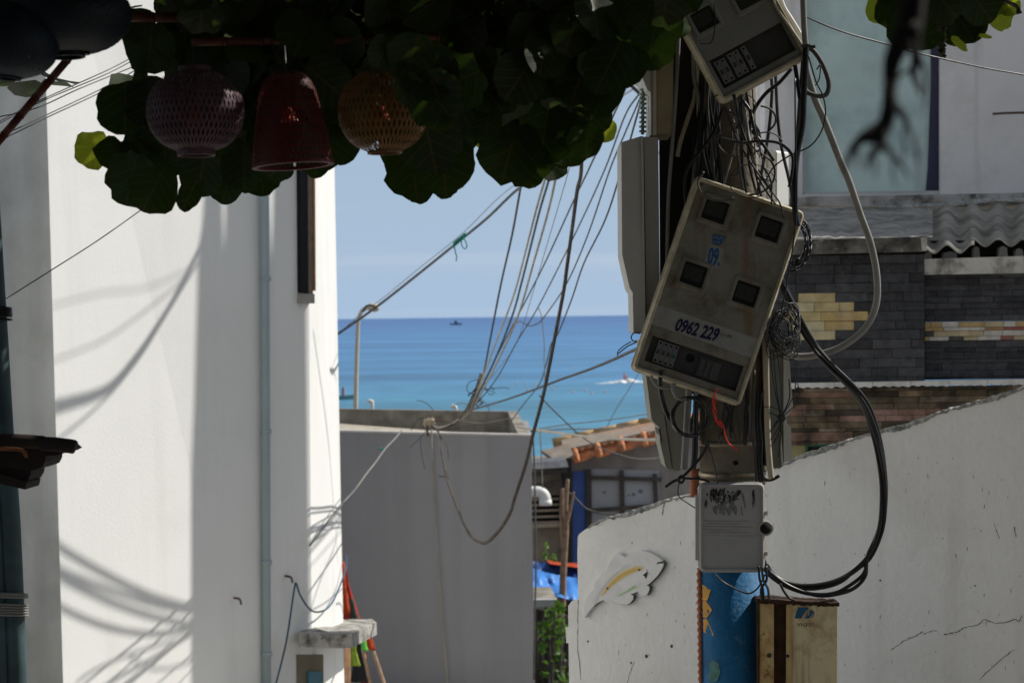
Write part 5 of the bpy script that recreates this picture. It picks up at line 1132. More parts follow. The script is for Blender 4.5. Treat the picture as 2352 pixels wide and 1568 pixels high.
# odds and ends below the big box
pc([(1520, 850), (1516, 880), (1522, 920), (1534, 955), (1547, 975), (1556, 990)], 8.5, 5.4, BLACKRUB, 'black cable curving down over the lower left grey green box', G2)
coil('cable_coil', 'single round loop of black cable under the big tilted box', (1586, 957), 42, 45, 8.45, 2, .0085, [BLACKRUB], .05, (0, 6.3), 3)
pc([(1588, 860), (1582, 905), (1578, 960), (1574, 1030), (1571, 1078)], 8.55, 8, GREYCAB, 'thick grey conduit dropping below the big tilted box', G1, 'conduit', 'conduit', 12)
pc([(1600, 880), (1598, 960), (1596, 1040), (1592, 1075)], 8.62, 7, BLACKRUB, 'black conduit beside the thick grey one below the big box', G1, 'conduit', 'conduit', 12)
pc([(1496, 862), (1499, 872), (1509, 886), (1525, 891), (1540, 889), (1552, 880)], 8.45, 3.4, GREYCAB, 'short grey cable drooping from the lower left corner of the big box', G1)
pc([(1543, 880), (1546, 898), (1556, 914), (1576, 917), (1592, 911), (1603, 900)], 8.44, 3.4, GREYCAB, 'grey cable drooping under the middle of the big box', G1)
pc([(1528, 1118), (1545, 1106), (1567, 1095), (1590, 1072), (1612, 1046), (1624, 1022)], 8.5, 3.4, BLACKRUB, 'black strap end tied slanting across the lower left of the pole', G2, 'strap', 'strap')
pc([(1558, 1098), (1566, 1092), (1572, 1098), (1566, 1108), (1558, 1104), (1562, 1096), (1580, 1098), (1610, 1100), (1630, 1106)], 8.48, 3, BLACKRUB, 'black strap knot beside the twisted orange rope', G2, 'strap', 'strap')
pc([(1562, 1102), (1557, 1124), (1560, 1140), (1572, 1150), (1597, 1166)], 8.5, 1.5, BLACKRUB, 'thin black wire dropping from the strap knot to the grey box', G2, 'wire', 'wire')
pc([(1626, 1016), (1636, 1050), (1644, 1085), (1648, 1110)], 8.5, 1.6, BLACKRUB, 'thin black wire lying on the pole above the grey box', G2, 'wire', 'wire')
rw = [(1647, 892), (1642, 905), (1637, 918), (1641, 932), (1639, 946), (1646, 960), (1644, 968), (1652, 966), (1650, 975), (1658, 972), (1663, 984), (1666, 1002), (1674, 1018), (1684, 1026), (1694, 1032)]
pc(rw, 8.38, 1.7, REDWIRE, 'bright red twisted wire dangling out of the big meter box', None, 'red_wire', 'wire')
pc([(1640, 906), (1646, 916), (1638, 930), (1645, 944), (1642, 958), (1650, 968), (1656, 966), (1656, 980), (1662, 978)], 8.375, 1.2, REDWIRE, 'second thinner red wire wound round the dangling one', None, 'red_wire', 'wire')
pc([(1640, 1316), (1660, 1335), (1690, 1352), (1720, 1362), (1740, 1350), (1752, 1330), (1757, 1318)], 8.5, 2, BLACKRUB, 'thin black wire sagging across the blue pole foot', G2, 'wire', 'wire')
for k, (x0, x1) in enumerate(((1742, 1752), (1750, 1764), (1758, 1748))):
    pc([(x0, 1300), (x0 + 3, 1330), (x1, 1352), (x1 + 2, 1378)], 8.56, 3, (BLACKRUB, DARKWIRE, BLACKRUB)[k], ('left', 'middle', 'right')[k] + ' black cable entering the rusty cabinet top', G2)
pc([(1792, 1340), (1800, 1356), (1812, 1372), (1824, 1378)], 8.58, 3, BLACKRUB, 'black cable stub from the loop onto the cabinet lid', G2)
pc([(1470, 766), (1458, 764), (1450, 772), (1453, 782), (1462, 784), (1456, 788), (1440, 796), (1420, 812)], 8.6, 1.4, BLACKRUB, 'thin curled wire end at the bottom of the tall pale box', G2, 'wire', 'wire')
pc([(1826, 180), (1827, 320), (1830, 470), (1822, 560), (1812, 620), (1800, 690), (1785, 760)], 8.33, 1.8, BLACKRUB, 'long thin black wire crossing the right edge of the big box', G2, 'wire', 'wire')
# ------------------------------------------------------------ white wall with the fish relief
WL0, WL1 = P(1305, 1400, 11.4), P(2352, 900, 9.55)
wu = WL1 - WL0; wu.z = 0; wu.normalize(); wn = V((wu.y, -wu.x, 0)); wn.normalize()
if wn.y > 0: wn = -wn
def onW(x, y, lift=0.0): return on_plane(x, y, WL0, wn, lift)
rnd = random.Random(8)
topl = [(1327, 1233), (1330, 1226), (1336, 1221), (1361, 1204), (1388, 1191), (1438, 1177), (1480, 1164), (1512, 1153), (1546, 1144), (1596, 1134), (1680, 1106), (1750, 1082), (1796, 1066), (1856, 1039), (1904, 1024), (1950, 1010), (1996, 996), (2096, 969), (2145, 951), (2189, 936), (2264, 916), (2352, 888), (2560, 828)]
fine = []
for (x0, y0), (x1, y1) in zip(topl, topl[1:]):
    m_ = max(1, int((x1 - x0) / 7))
    for k in range(m_):
        s = k / m_; j = rnd.uniform(-2.0, 2.0) if x0 > 1336 else 0
        fine.append((x0 + (x1 - x0) * s, y0 + (y1 - y0) * s + j))
fine.append(topl[-1])
wall = thing('fish_wall', 'low white plastered wall with a rising rough top and a fish relief', 'wall', onW(1900, 2400))
outl = [(1309, 2600), (1307, 1568), (1305, 1391), (1312, 1381), (1318, 1377), (1328, 1374), (1327, 1320), (1326, 1270)] + fine + [(2560, 2600)]
mb = MB(); loop = [onW(*p) for p in outl]; mb.prism(loop, -wn * .16)
# hairline cracks and chips, laid on the face
def crack(pts, w0, jit=1.2, sub=5):
    q = []
    for (x0, y0), (x1, y1) in zip(pts, pts[1:]):
        for k in range(sub): q.append((x0 + (x1 - x0) * k / sub + rnd.uniform(-jit, jit), y0 + (y1 - y0) * k / sub + rnd.uniform(-jit, jit)))
    q.append(pts[-1])
    for i in range(len(q) - 1):
        (x0, y0), (x1, y1) = q[i], q[i + 1]; L_ = math.hypot(x1 - x0, y1 - y0) or 1; nx, ny = -(y1 - y0) / L_, (x1 - x0) / L_; a = w0 * rnd.uniform(.3, 1) / 2
        mb.add([onW(x0 + nx * a, y0 + ny * a, .0015), onW(x1 + nx * a, y1 + ny * a, .0015), onW(x1 - nx * a, y1 - ny * a, .0015), onW(x0 - nx * a, y0 - ny * a, .0015)], [[0, 1, 2, 3]], 1)
crack([(2046, 1491), (2076, 1471), (2104, 1458), (2120, 1450)], 2.2); crack([(2120, 1456), (2140, 1447), (2152, 1448)], 1.5)
crack([(2168, 1456), (2200, 1451), (2214, 1441), (2246, 1434), (2260, 1422), (2285, 1430), (2310, 1429), (2330, 1421), (2342, 1426), (2348, 1412)], 2.4)
crack([(1328, 1377), (1327, 1430), (1328, 1490), (1334, 1560)], 1.3); crack([(1529, 1148), (1524, 1165), (1522, 1182)], 2.4); crack([(2250, 1560), (2290, 1520), (2330, 1490)], 2.0)
crack([(1440, 1568), (1452, 1530), (1458, 1518)], 1.3); crack([(2330, 1210), (2334, 1232)], 2); crack([(2282, 1200), (2296, 1236)], 1.4)
for k in range(150):
    x, y = rnd.uniform(1340, 2350), rnd.uniform(1050, 1560)
    tp_ = 1233 - (x - 1327) * .335
    if y < tp_ + 25: continue
    h = rnd.choice((2, 3, 3, 5, 9)); crack([(x, y), (x + rnd.uniform(-1, 1), y + h)], rnd.uniform(.8, 1.8), .4, 2)
for x, y, r in ((1485, 1506, 4.5), (1543, 1483, 4), (1351, 1342 + 130, 2.5), (1450, 1521, 2.5), (2022, 1332, 2.5), (2240, 1344, 2.2)):
    mb.add([onW(x + r * .8 * math.cos(a), y + r * math.sin(a), .002) for a in [2 * math.pi * i / 10 for i in range(10)]], [list(range(10))], 1)
mb.build('face', [PLASTER, DARKCRACK], wall)
# crumbling mortar strip along the top edge
mb = MB(); up_, lo = [], []
for x, y in fine[4:]:
    f = min(1, (x - 1340) / 100); up_.append((x, y - 1.2)); lo.append((x, y + (4 + 6 * f * (.7 + .6 * math.sin(x * .031) + rnd.uniform(-.4, .4)))))
n = len(up_)
rows = [[onW(x, y, .0) + V((0, 0, .004)) - wn * .155 for x, y in up_], [onW(x, y, .006 + rnd.uniform(0, .012)) for x, y in up_], [onW((a[0] + b[0]) / 2, (a[1] + b[1]) / 2, .004 + rnd.uniform(0, .018)) for a, b in zip(up_, lo)], [onW(x, y, .0012) for x, y in lo]]
mb.loft(rows, 0, False, False, False); mb.build('mortar_top', MORTAR, wall)
MB().prism([onW(1294, 1441, -.02), onW(1308, 1440, -.02), onW(1308, 1476, -.02), onW(1296, 1477, -.02)], -wn * .1).build('stub_block', WHITE, wall)

# fish
fish = thing('fish_plaque', 'flat leaping fish plaque with a yellow and green belly stripe on the white wall', 'plaque', onW(1440, 1420))
def T(x, y): return (1176 + x / 4, 1176 + y / 4)
fo = [(695, 962), (686, 900), (690, 850), (705, 795), (735, 745), (765, 720), (790, 700), (784, 650), (815, 605), (850, 568), (880, 540), (905, 510), (925, 460), (945, 425), (985, 374), (1020, 380), (1060, 410), (1090, 395), (1130, 376), (1200, 350), (1250, 352), (1290, 366), (1330, 386), (1372, 412), (1405, 440), (1420, 460), (1416, 488), (1395, 530), (1360, 580), (1310, 630), (1262, 668), (1284, 672), (1290, 695), (1280, 730), (1262, 755), (1228, 760), (1195, 748), (1182, 722), (1150, 735), (1118, 745), (1142, 760), (1140, 790), (1110, 828), (1078, 842), (1020, 838), (960, 818), (930, 808), (905, 812), (860, 800), (820, 820), (770, 860), (735, 900)]
FISHW = mat('fish_white', (.80, .80, .80), .6, var=.03, dirt_or_reflection=((.60, .60, .62), .5, 8))
FTH = .030
loop = [onW(*T(*p), FTH) for p in fo]
mb = MB(); mb.prism(loop, -wn * (FTH - .001)); bodyo = mb.build('fish_body', FISHW, fish)
SIDE = mat('fish_shade_edge', (.14, .15, .15), .7)  # dark colour on the lower-right sides, the plaque's shade painted in
mb = MB(); n = len(loop)
for i in range(24, 45):
    a, b = loop[i], loop[(i + 1) % n]; ctr = onW(*T(1050, 620), FTH)
    o1, o2 = (a - ctr).normalized() * .0012, (b - ctr).normalized() * .0012
    mb.add([a + o1 - wn * .002, b + o2 - wn * .002, b + o2 - wn * FTH, a + o1 - wn * FTH], [[0, 1, 2, 3]])
mb.build('fish_edge', SIDE, bodyo); mb = MB()
for i in range(len(fo) - 4, len(fo)):
    a, b = loop[i], loop[(i + 1) % n]; o1 = (a - ctr).normalized() * .001
    mb.add([a + o1 - wn * .002, b + o1 - wn * .002, b + o1 - wn * FTH, a + o1 - wn * FTH], [[0, 1, 2, 3]])
mb.build('fish_edge', SIDE, bodyo)
def paint(cols, pts, name, shrink=(1, .82, .62, .4)):
    cx = sum(p[0] for p in pts) / len(pts); cy = sum(p[1] for p in pts) / len(pts); mb = MB(); ms = []
    # spine based shrink: towards the line through the long axis
    for k, f in enumerate(shrink):
        q = []
        m_ = len(pts) // 2
        for i, (x, y) in enumerate(pts):
            x2, y2 = pts[len(pts) - 1 - i]; mx_, my_ = (x + x2) / 2, (y + y2) / 2
            q.append((cx + (mx_ + (x - mx_) * f - cx) * (.75 + .25 * f), cy + (my_ + (y - my_) * f - cy) * (.75 + .25 * f)))
        mb.add([onW(*T(*p), FTH + .0006 * (k + 1)) for p in q], [list(range(len(q)))], k)
        ms.append(mat(name + '_tone', cols[k], .6, var=.06, vscale=30))
    mb.build(name, ms, bodyo)
paint([(.79, .76, .71), (.77, .69, .54), (.74, .58, .30), (.71, .48, .14)], [(820, 775), (870, 690), (930, 610), (1000, 545), (1080, 500), (1170, 470), (1240, 478), (1255, 500), (1230, 525), (1180, 545), (1100, 580), (1020, 635), (950, 680), (900, 725), (850, 770)], 'yellow_stripe')
paint([(.72, .74, .70), (.66, .73, .62), (.50, .66, .45), (.36, .60, .30)], [(960, 770), (1010, 745), (1070, 715), (1110, 680), (1160, 655), (1182, 665), (1180, 690), (1140, 705), (1090, 730), (1030, 758)], 'green_stripe')
paint([(.79, .79, .795), (.76, .76, .77), (.73, .73, .745), (.70, .70, .72)], [(770, 860), (745, 820), (760, 760), (830, 690), (900, 600), (960, 540), (1040, 480), (1140, 440), (1150, 455), (1060, 500), (980, 570), (900, 660), (840, 740), (800, 820)], 'grey_shade')
mb = MB()
for q in ([(1355, 470), (1370, 452), (1412, 444), (1420, 462), (1390, 462)], [(1232, 572), (1252, 552), (1275, 538), (1272, 570), (1258, 605), (1248, 580)], [(1270, 510), (1276, 545), (1308, 574), (1290, 560), (1268, 530)]):
    mb.add([onW(*T(*p), FTH + .003) for p in q], [list(range(len(q)))])
for cx, cy in ((1200, 522), (908, 690)):
    mb.add([onW(*T(cx + 8 * math.cos(a), cy + 9 * math.sin(a)), FTH + .0042) for a in [2 * math.pi * i / 10 for i in range(10)]], [list(range(10))])
mb.build('mouth_and_screws', mat('fish_dark', (.03, .03, .032)), bodyo)

# ------------------------------------------------------------ slate walled house on the right
rh = thing('slate_house', 'grey house with a teal window above a wavy roof sheet and dark slate cladding', 'house', P(2060, 2000, 16))
UPW = mat('weathered_lilac_render', (.72, .70, .69), .9, var=.06, vscale=1.5, dirt_or_reflection=((.50, .48, .45), .6, 1.6, .5), streak=((.42, .39, .36), .75, 4.5, .55), bump=(.3, 20))
DU = 17.5
mb = MB(); hole = (1843, 2160, 446)
for q in ([(1757, -700), (1843, -700), (1843, 446), (1757, 446)], [(2160, -700), (3900, -700), (3900, 446), (2160, 446)], [(1757, 446), (2700, 446), (2700, 560), (1757, 560)], [(1843, -700), (2160, -700), (2160, -330), (1843, -330)]):
    mb.prism([P(x, y, DU) for x, y in q], V((0, .18, 0)))
a, b = P(1757, -700, DU) + V((0, .18, 0)), P(1757, 2300, DU) + V((0, .18, 0))
mb.prism([a, b, b + V((.15, 0, 0)), a + V((.15, 0, 0))], V((0, 4.0, 0)))
mb.build('wall', UPW, rh)
wn_ = MB().prism([P(1838, -340, DU + .1), P(2165, -340, DU + .1), P(2165, 450, DU + .1), P(1838, 450, DU + .1)], V((0, .02, 0))).build('window', mat('teal_glass', (.54, .68, .655), .22, spec=.4, var=.10, vscale=1.6, dirt_or_reflection=((.24, .35, .36), .75, 0.9, .50)), rh)  # darker blotches in the pane's colour stand for tree reflections
fr = MB()
for q in ([(1843, -330), (1849, -330), (1849, 444), (1843, 444)], [(1849, 441), (2160, 438), (2160, 446), (1849, 446)]): fr.prism([P(x, y, DU + .03) for x, y in q], V((0, .06, 0)))
fr.build('window_frame', mat('pale_frame', (.50, .51, .50), .6), wn_)
mb = MB(); rings = []
CURT = mat('indigo_curtain', (.045, .045, .085), .8, var=.15, vscale=8)
mb.prism([P(2140, -330, DU + .06), P(2157, -330, DU + .06), P(2159.5, 441, DU + .06), P(2128, 441, DU + .06), P(2133, 380, DU + .06), P(2139, 200, DU + .06)], V((0, .03, 0)))
mb.build('curtain', CURT, wn_)
# ledge and cement work below the window
sl_ = [(1752, 462), (1850, 452), (2352, 443), (2700, 438)]
mb = MB(); lo_ = [(2700, 470), (2352, 470), (2240, 474), (2140, 473), (2040, 480), (1940, 474), (1850, 472), (1752, 480)]
mb.prism([P(x, y, DU - .12) for x, y in sl_ + lo_], V((0, .118, 0))); mb.build('sill', mat('sill_cement', (.42, .405, .39), .9, var=.25, vscale=5, dirt_or_reflection=((.12, .11, .095), .92, 4.5, .44), patch=((.06, .055, .045), .8, 7, .60), bump=(.4, 14)), rh)
mb = MB(); q = [(1985, 474), (2050, 472), (2120, 468), (2180, 466), (2240, 458), (2290, 452), (2352, 455), (2700, 452), (2700, 461), (2352, 464), (2290, 462), (2240, 468), (2180, 474), (2120, 475), (2050, 477)]
mb.prism([P(x, y, DU - .16) for x, y in q], V((0, .1, 0))); mb.build('mortar_ridge', MORTAR, rh)
# corrugated roof sheet
mb = MB(); ROOFS = mat('grey_roof_sheet', (.34, .325, .29), .92, var=.2, vscale=3.5, dirt_or_reflection=((.10, .09, .075), .85, 3.2, .46), streak=((.13, .12, .10), .6, 8), bump=(.35, 16))
def sheet_strip(x0, x1, yb, yf0, yf1, db, df, amp, wl, ph, name, m):
    mb = MB(); nn = int((x1 - x0) / 3.5); A, Bq, th = [], [], []
    for i in range(nn + 1):
        s = i / nn; x = x0 + (x1 - x0) * s; wv = amp * math.sin(2 * math.pi * (x - ph) / wl)
        A.append(P(x, yb, db) + UP * (wv * df / F)); Bq.append(P(x, yf0 + (yf1 - yf0) * s, df) + UP * (wv * df / F))
    dn = -UP * .012
    return mb.loft([A, Bq, [p + dn for p in Bq], [p + dn for p in A]], 0, True, False, False).build(name, m, rh)
sheet_strip(2128, 2238, 474, 571, 569, 17.36, 15.3, 9.5, 59, 2160, 'roof_sheet', ROOFS)
sheet_strip(2228, 2700, 474, 556, 552, 17.34, 15.45, 8.5, 59, 2219, 'roof_sheet', ROOFS)
# left part of the roof: lumpy cement flashing
mb = MB(); gr = random.Random(2); rows = []
for j in range(7):
    t_ = j / 6; rows.append([P(x, 478 + 68 * t_ + gr.uniform(-2.5, 2.5), 17.3 - 1.9 * t_ + gr.uniform(-.06, .06)) for x in range(1750, 2150, 14)])
mb.loft(rows, 0, True, False, False); mb.build('roof_cement', mat('lumpy_cement', (.34, .325, .31), .92, var=.3, vscale=5, dirt_or_reflection=((.12, .115, .11), .85, 3.6, .46), patch=((.07, .065, .055), .8, 6, .60), bump=(.7, 9, .05)), rh)
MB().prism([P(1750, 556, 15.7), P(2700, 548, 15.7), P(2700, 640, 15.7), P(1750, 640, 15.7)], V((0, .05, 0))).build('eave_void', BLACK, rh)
EAVM = mat('eave_pale', (.38, .37, .35), .9, var=.2)
for x0, x1, yt in ((2125, 2142, 578), (2164, 2200, 577), (2234, 2252, 566), (2292, 2316, 565), (2330, 2352, 570)):
    MB().prism([P(x0, 600, 15.62), P(x1, 600, 15.62), P(x1 - 3, yt + 4, 15.62), P((x0 + x1) / 2, yt, 15.62), P(x0 + 3, yt + 4, 15.62)], V((0, .07, 0))).build('eave_mortar', EAVM, rh)
def coping(pts, d, th, m, name):
    return MB().prism([P(x, y, d) for x, y in pts], V((0, th, 0))).build(name, m, rh)
COPD = mat('mould_coping', (.15, .145, .125), .92, var=.3, vscale=7, dirt_or_reflection=((.03, .028, .024), .95, 5.0, .38), patch=((.50, .49, .47), .8, 4.5, .61), bump=(.4, 18))
COPW = mat('chipped_coping', (.48, .46, .41), .92, var=.2, vscale=6, dirt_or_reflection=((.06, .055, .05), .92, 6.5, .50), streak=((.04, .035, .03), .95, 9, .54), bump=(.4, 18))
coping([(1740, 553), (1850, 551), (2128, 543), (2130, 577), (1850, 584), (1740, 587)], 14.85, .5, COPD, 'coping')
MB().prism([P(2116, 546, 14.84), P(2129, 545, 14.84), P(2130, 576, 14.84), P(2117, 576, 14.84)], V((0, .02, 0))).build('coping_end', COPW, rh)
coping([(2122, 595), (2352, 588), (2700, 578), (2700, 617), (2352, 627), (2122, 631)], 15.02, .5, COPW, 'coping')
# stone claddings: one mesh per face, stones with their own tones
SL = [mat('slate_tone', c, .75, spec=.3, var=.3, vscale=14, dirt_or_reflection=((.115, .112, .115), .5, 9, .55), bump=(.7, 35, .02)) for c in ((.040, .041, .045), (.052, .053, .058), (.034, .034, .037), (.066, .067, .072))]
YS = [mat('yellow_stone', c, .8, var=.22, vscale=10, dirt_or_reflection=((.42, .40, .33), .6, 6), bump=(.4, 30)) for c in ((.48, .38, .19), (.52, .45, .28), (.46, .34, .15))]
MS = [mat('mosaic_stone', c, .8, var=.22, vscale=10, dirt_or_reflection=((.25, .2, .16), .4, 8), bump=(.4, 30)) for c in ((.42, .30, .14), (.40, .20, .15), (.52, .49, .44), (.33, .20, .10), (.30, .10, .085), (.05, .05, .055), (.46, .38, .24))]
BS = [mat('brown_stone', c, .85, var=.35, vscale=9, dirt_or_reflection=((.02, .015, .011), .95, 3.2, .42), bump=(.5, 30)) for c in ((.17, .13, .08), (.24, .18, .11), (.13, .105, .07), (.24, .15, .11), (.25, .205, .15), (.07, .055, .04), (.27, .17, .14))]
JOINT = mat('dark_joint', (.022, .021, .02), .95)
def stones(name, x0, x1, y0, y1, rowh, lens, d, pick, mats, seed, slope=0.0):
    rd = random.Random(seed); mb = MB(); y = y0; ri = 0
    def yy(x, y_): return y_ + slope * (x - x0)
    while y < y1 - 2:
        h = min(rowh * rd.choice((1, 1, 1, .6, 1.0, 1.5 if name[0] == 'b' else 1)), y1 - y); x = x0 - rd.uniform(0, lens[0])
        while x < x1:
            w = rd.uniform(*lens); xa, xb = max(x, x0), min(x + w, x1)
            if xb - xa > 3:
                k = pick((xa + xb) / 2, y + h / 2, ri, rd); lift = rd.uniform(.0, .022); g = .45
                q = [P(xa + g, yy(xa, y) + g, d - lift), P(xb - g, yy(xb, y) + g, d - lift), P(xb - g, yy(xb, y + h) - g, d - lift), P(xa + g, yy(xa, y + h) - g, d - lift)]
                mb.prism(q, V((0, .05, 0)), k, False)
            x += w
        y += h; ri += 1
    m_ = len(mats)
    q = [P(x0, y0, d + .03), P(x1, yy(x1, y0), d + .03), P(x1, yy(x1, y1), d + .03), P(x0, y1, d + .03)]
    mb.prism(q, V((0, .12, 0)), m_)
    return mb.build(name, mats + [JOINT], rh)
YROW = {4: (1833, 1919), 5: (1812, 1962), 6: (1800, 1994), 7: (1812, 1962), 8: (1834, 1919)}
def pick1(x, y, r, rd):
    if r in YROW and YROW[r][0] < x < YROW[r][1]: return 4 + rd.randrange(3)
    return rd.choice((0, 0, 1, 1, 2, 3))
def slate_rows(name, x0, x1, y0, nrow, rowh, d, seed):
    rd = random.Random(seed); mb = MB()
    for r in range(nrow):
        y = y0 + r * rowh; cuts = [x0]; x = x0 - (rd.uniform(0, 70))
        if r in YROW:
            a, b = YROW[r]; xs = [x0, a]
            while xs[-1] < b - 50: xs.append(xs[-1] + 43 + 43 * rd.random() if r % 2 else xs[-1] + 86)
            xs[-1] = b if xs[-1] > b - 25 else xs[-1]
            if xs[-1] != b: xs.append(b)
            while xs[-1] < x1: xs.append(min(x1, xs[-1] + rd.uniform(50, 110)))
            cuts = xs
        else:
            cuts = [x0]
            while cuts[-1] < x1: cuts.append(min(x1, cuts[-1] + rd.choice((43, 86, 86, 88, 60))))
        for xa, xb in zip(cuts, cuts[1:]):
            if xb - xa < 3: continue
            k = pick1((xa + xb) / 2, y, r, rd); lift = rd.uniform(0, .02) - (.0 if k < 4 else .004); g = .5; t0 = -.012 * (xa - x0); t1 = -.012 * (xb - x0)
            mb.prism([P(xa + g, y + t0 + g, d - lift), P(xb - g, y + t1 + g, d - lift), P(xb - g, y + rowh + t1 - g, d - lift), P(xa + g, y + rowh + t0 - g, d - lift)], V((0, .05, 0)), k, False)
    mb.prism([P(x0, y0, d + .03), P(x1, y0 - 5, d + .03), P(x1, y0 + nrow * rowh, d + .03), P(x0, y0 + nrow * rowh + 3, d + .03)], V((0, .3, 0)), 7)
    return mb.build(name, SL + YS + [JOINT], rh)
slate_rows('slate_cladding', 1742, 2124, 588, 14, 21.6, 15.0, 5)
def pick2(x, y, r, rd):
    if 738 < y < 784: return 4 + rd.choice((0, 1, 2, 3, 4, 5, 6, 0, 2))
    return rd.choice((0, 0, 1, 1, 2, 3))
stones('slate_cladding', 2124.5, 2700, 632, 739, 14, (45, 120), 15.12, pick2, SL + MS, 11, -.012)
stones('mosaic_band', 2124.5, 2700, 739.5, 783, 13, (22, 60), 15.12, pick2, SL + MS, 3, -.012)
stones('slate_cladding', 2124.5, 2700, 783.5, 872, 16, (45, 120), 15.12, pick2, SL + MS, 15, -.012)
# white scalloped tile strip
mb = MB(); xs_ = list(range(1740, 2700, 88)); TW = mat('white_tile', (.62, .61, .58), .5, var=.08, vscale=6, dirt_or_reflection=((.3, .29, .26), .5, 8))
for x0, x1 in zip(xs_, xs_[1:]):
    yt = lambda x: 893 - .0165 * (x - 1740)
    tp_ = [(x0 + .6, yt(x0) - 12), (x1 - .6, yt(x1) - 12)]; bt_ = [(x1 - .6 - (x1 - x0 - 1.2) * k / 16, yt(x1) + 1.6 * math.sin(k * math.pi / 2.0)) for k in range(17)]
    mb.prism([P(x, y, 14.93) for x, y in tp_ + bt_], V((0, .12, 0)))
mb.build('white_tile_strip', TW, rh)
def pick3(x, y, r, rd): return rd.choice((0, 1, 2, 2, 5, 4, 3, 5, 6 if y > 940 else 2))
stones('brown_stone_cladding', 1742, 2700, 893, 1023, 14, (50, 170), 15.05, pick3, BS, 9, -.014)
mb = MB(); mb.prism([P(x, y, 15.1) for x, y in ((1742, 1022), (1853, 1022), (1853, 1042), (2700, 1012), (2700, 1800), (1742, 1800))], V((0, .1, 0))); mb.build('base_wall', mat('olive_render', (.30, .27, .14), .9, var=.12), rh)
vt = MB().prism([P(1853, 1024, 15.09), P(1930, 1023, 15.09), P(1930, 1060, 15.09), P(1853, 1060, 15.09)], V((0, .02, 0))).build('vent', BLACK, rh)
MB().prism([P(1851, 1021, 15.06), P(1930, 1020, 15.06), P(1930, 1024, 15.06), P(1855, 1025, 15.06), P(1855, 1060, 15.06), P(1851, 1060, 15.06)], V((0, .03, 0))).build('vent_frame', mat('green_frame', (.02, .10, .05), .6), vt)
tag(MB().tube([P(2280, 262, 17.2), P(2310, 260, 17.2), P(2420, 257, 17.1)], .011, 6, sub=1).build('iron_rod', NAIL), 'thin rusty rod sticking out along the house wall right of the window', 'rod')
cable([(1848, 34), (1858, 42), (1935, 73), (2030, 100), (2100, 120), (2190, 141), (2270, 158), (2352, 172), (2460, 192)], (9.0, 10.5), .0045, BLACKRUB, 'thin black wire sagging right from the pole across the teal window')
tag(MB().prism([P(1580, 1143, 14), P(1602, 1126, 14), P(1612, 1126, 14), P(1612, 1150, 14)], V((0, .1, 0))).build('clay_tile', TERRA), 'small red clay tile corner showing above the white wall by the pole', 'tile')

# ------------------------------------------------------------ cables over the lane to the grey wall
GS = 'cables fanning from the pole to the grey wall'
def sky(pts, d0, d1, r, m, label, g=GS): return cable(pts, (d0, d1), r, m, label, g)
tc_ = MB(); pts = [(1352, -60), (1343, 30), (1338, 97), (1338, 250), (1336, 392), (1326, 434), (1316, 512), (1303, 604), (1296, 662), (1286, 712), (1273, 784), (1261, 841), (1246, 914), (1226, 991), (1208, 1064), (1181, 1146), (1173, 1176), (1150, 1213), (1123, 1241), (1108, 1246), (1083, 1233), (1068, 1208), (1053, 1174), (1033, 1119), (1025, 1091), (1013, 1034), (1010, 999), (992, 976)]
rs = random.Random(6); q = []
for i, (x, y) in enumerate(pts): q.append((x + rs.uniform(-1, 1), y))
q3 = px3(q, 13, 29.6); mb = MB(); mb.tube(q3, [.0135 + .009 * min(1, i / 18) - (.012 * max(0, (i - 19) / 8)) for i in range(len(q3))], 8, sub=7)
mb.build
tag(mb.build('cable', mat('grey_brown_rope', (.10, .085, .07), .8, var=.4, vscale=10, dirt_or_reflection=((.32, .27, .22), .8, 3.2, .62), bump=(1, 60, .02))), 'thick grey brown cable sagging in a deep loop in front of the grey wall', 'cable', GS)
sky([(1203, 380), (1197, 422), (1176, 540), (1150, 655), (1125, 784), (1108, 866), (1080, 934)], 16, 29.6, .0125, BLACKRUB, 'leftmost black cable of the fan dropping to the knot')
sky([(1262, 370), (1253, 407), (1231, 484), (1201, 602), (1176, 690), (1130, 810), (1095, 905), (1080, 940)], 16, 29.6, .011, BEIGECAB, 'left beige cable of the fan')
sky([(1268, 370), (1261, 412), (1238, 490), (1201, 637), (1176, 727), (1135, 830), (1096, 910), (1082, 940)], 16, 29.6, .0125, BLACKRUB, 'black cable between the two beige ones in the fan')
sky([(1284, 370), (1277, 407), (1258, 490), (1226, 602), (1191, 722), (1150, 815), (1112, 890), (1085, 940)], 16, 29.6, .013, BEIGECAB, 'right beige cable of the fan')
sky([(1311, 360), (1306, 392), (1283, 472), (1251, 580), (1226, 665), (1188, 784), (1150, 840), (1110, 885)], 16, 29.5, .0045, GREYCAB, 'thinnest pale wire of the fan against the sky')
sky([(1450, 160), (1436, 205), (1393, 300), (1351, 392), (1318, 460), (1251, 605), (1191, 722), (1150, 800), (1105, 890), (1080, 938)], 13, 29.6, .0085, DARKWIRE, 'dark cable crossing behind the thick cable near its top')
sky([(1482, 150), (1473, 207), (1436, 265), (1388, 392), (1321, 537), (1236, 705), (1190, 780), (1140, 870), (1092, 930)], 13, 29.6, .0085, DARKWIRE, 'dark cable crossing behind the thick cable halfway down')
sky([(1484, 160), (1476, 210), (1436, 305), (1400, 392), (1351, 537), (1301, 652), (1248, 730), (1232, 744), (1215, 748), (1195, 738), (1183, 742)], 13, 27, .0072, DARKWIRE, 'dark wire ending in a shallow loop above the horizon')
sky([(1478, 210), (1462, 270), (1426, 395), (1390, 505), (1341, 605), (1312, 690), (1281, 767), (1266, 790), (1256, 830), (1240, 880), (1205, 925), (1190, 945), (1172, 970)], 12, 29.8, .0075, DARKWIRE, 'rightmost dark wire bending down to the grey wall corner')
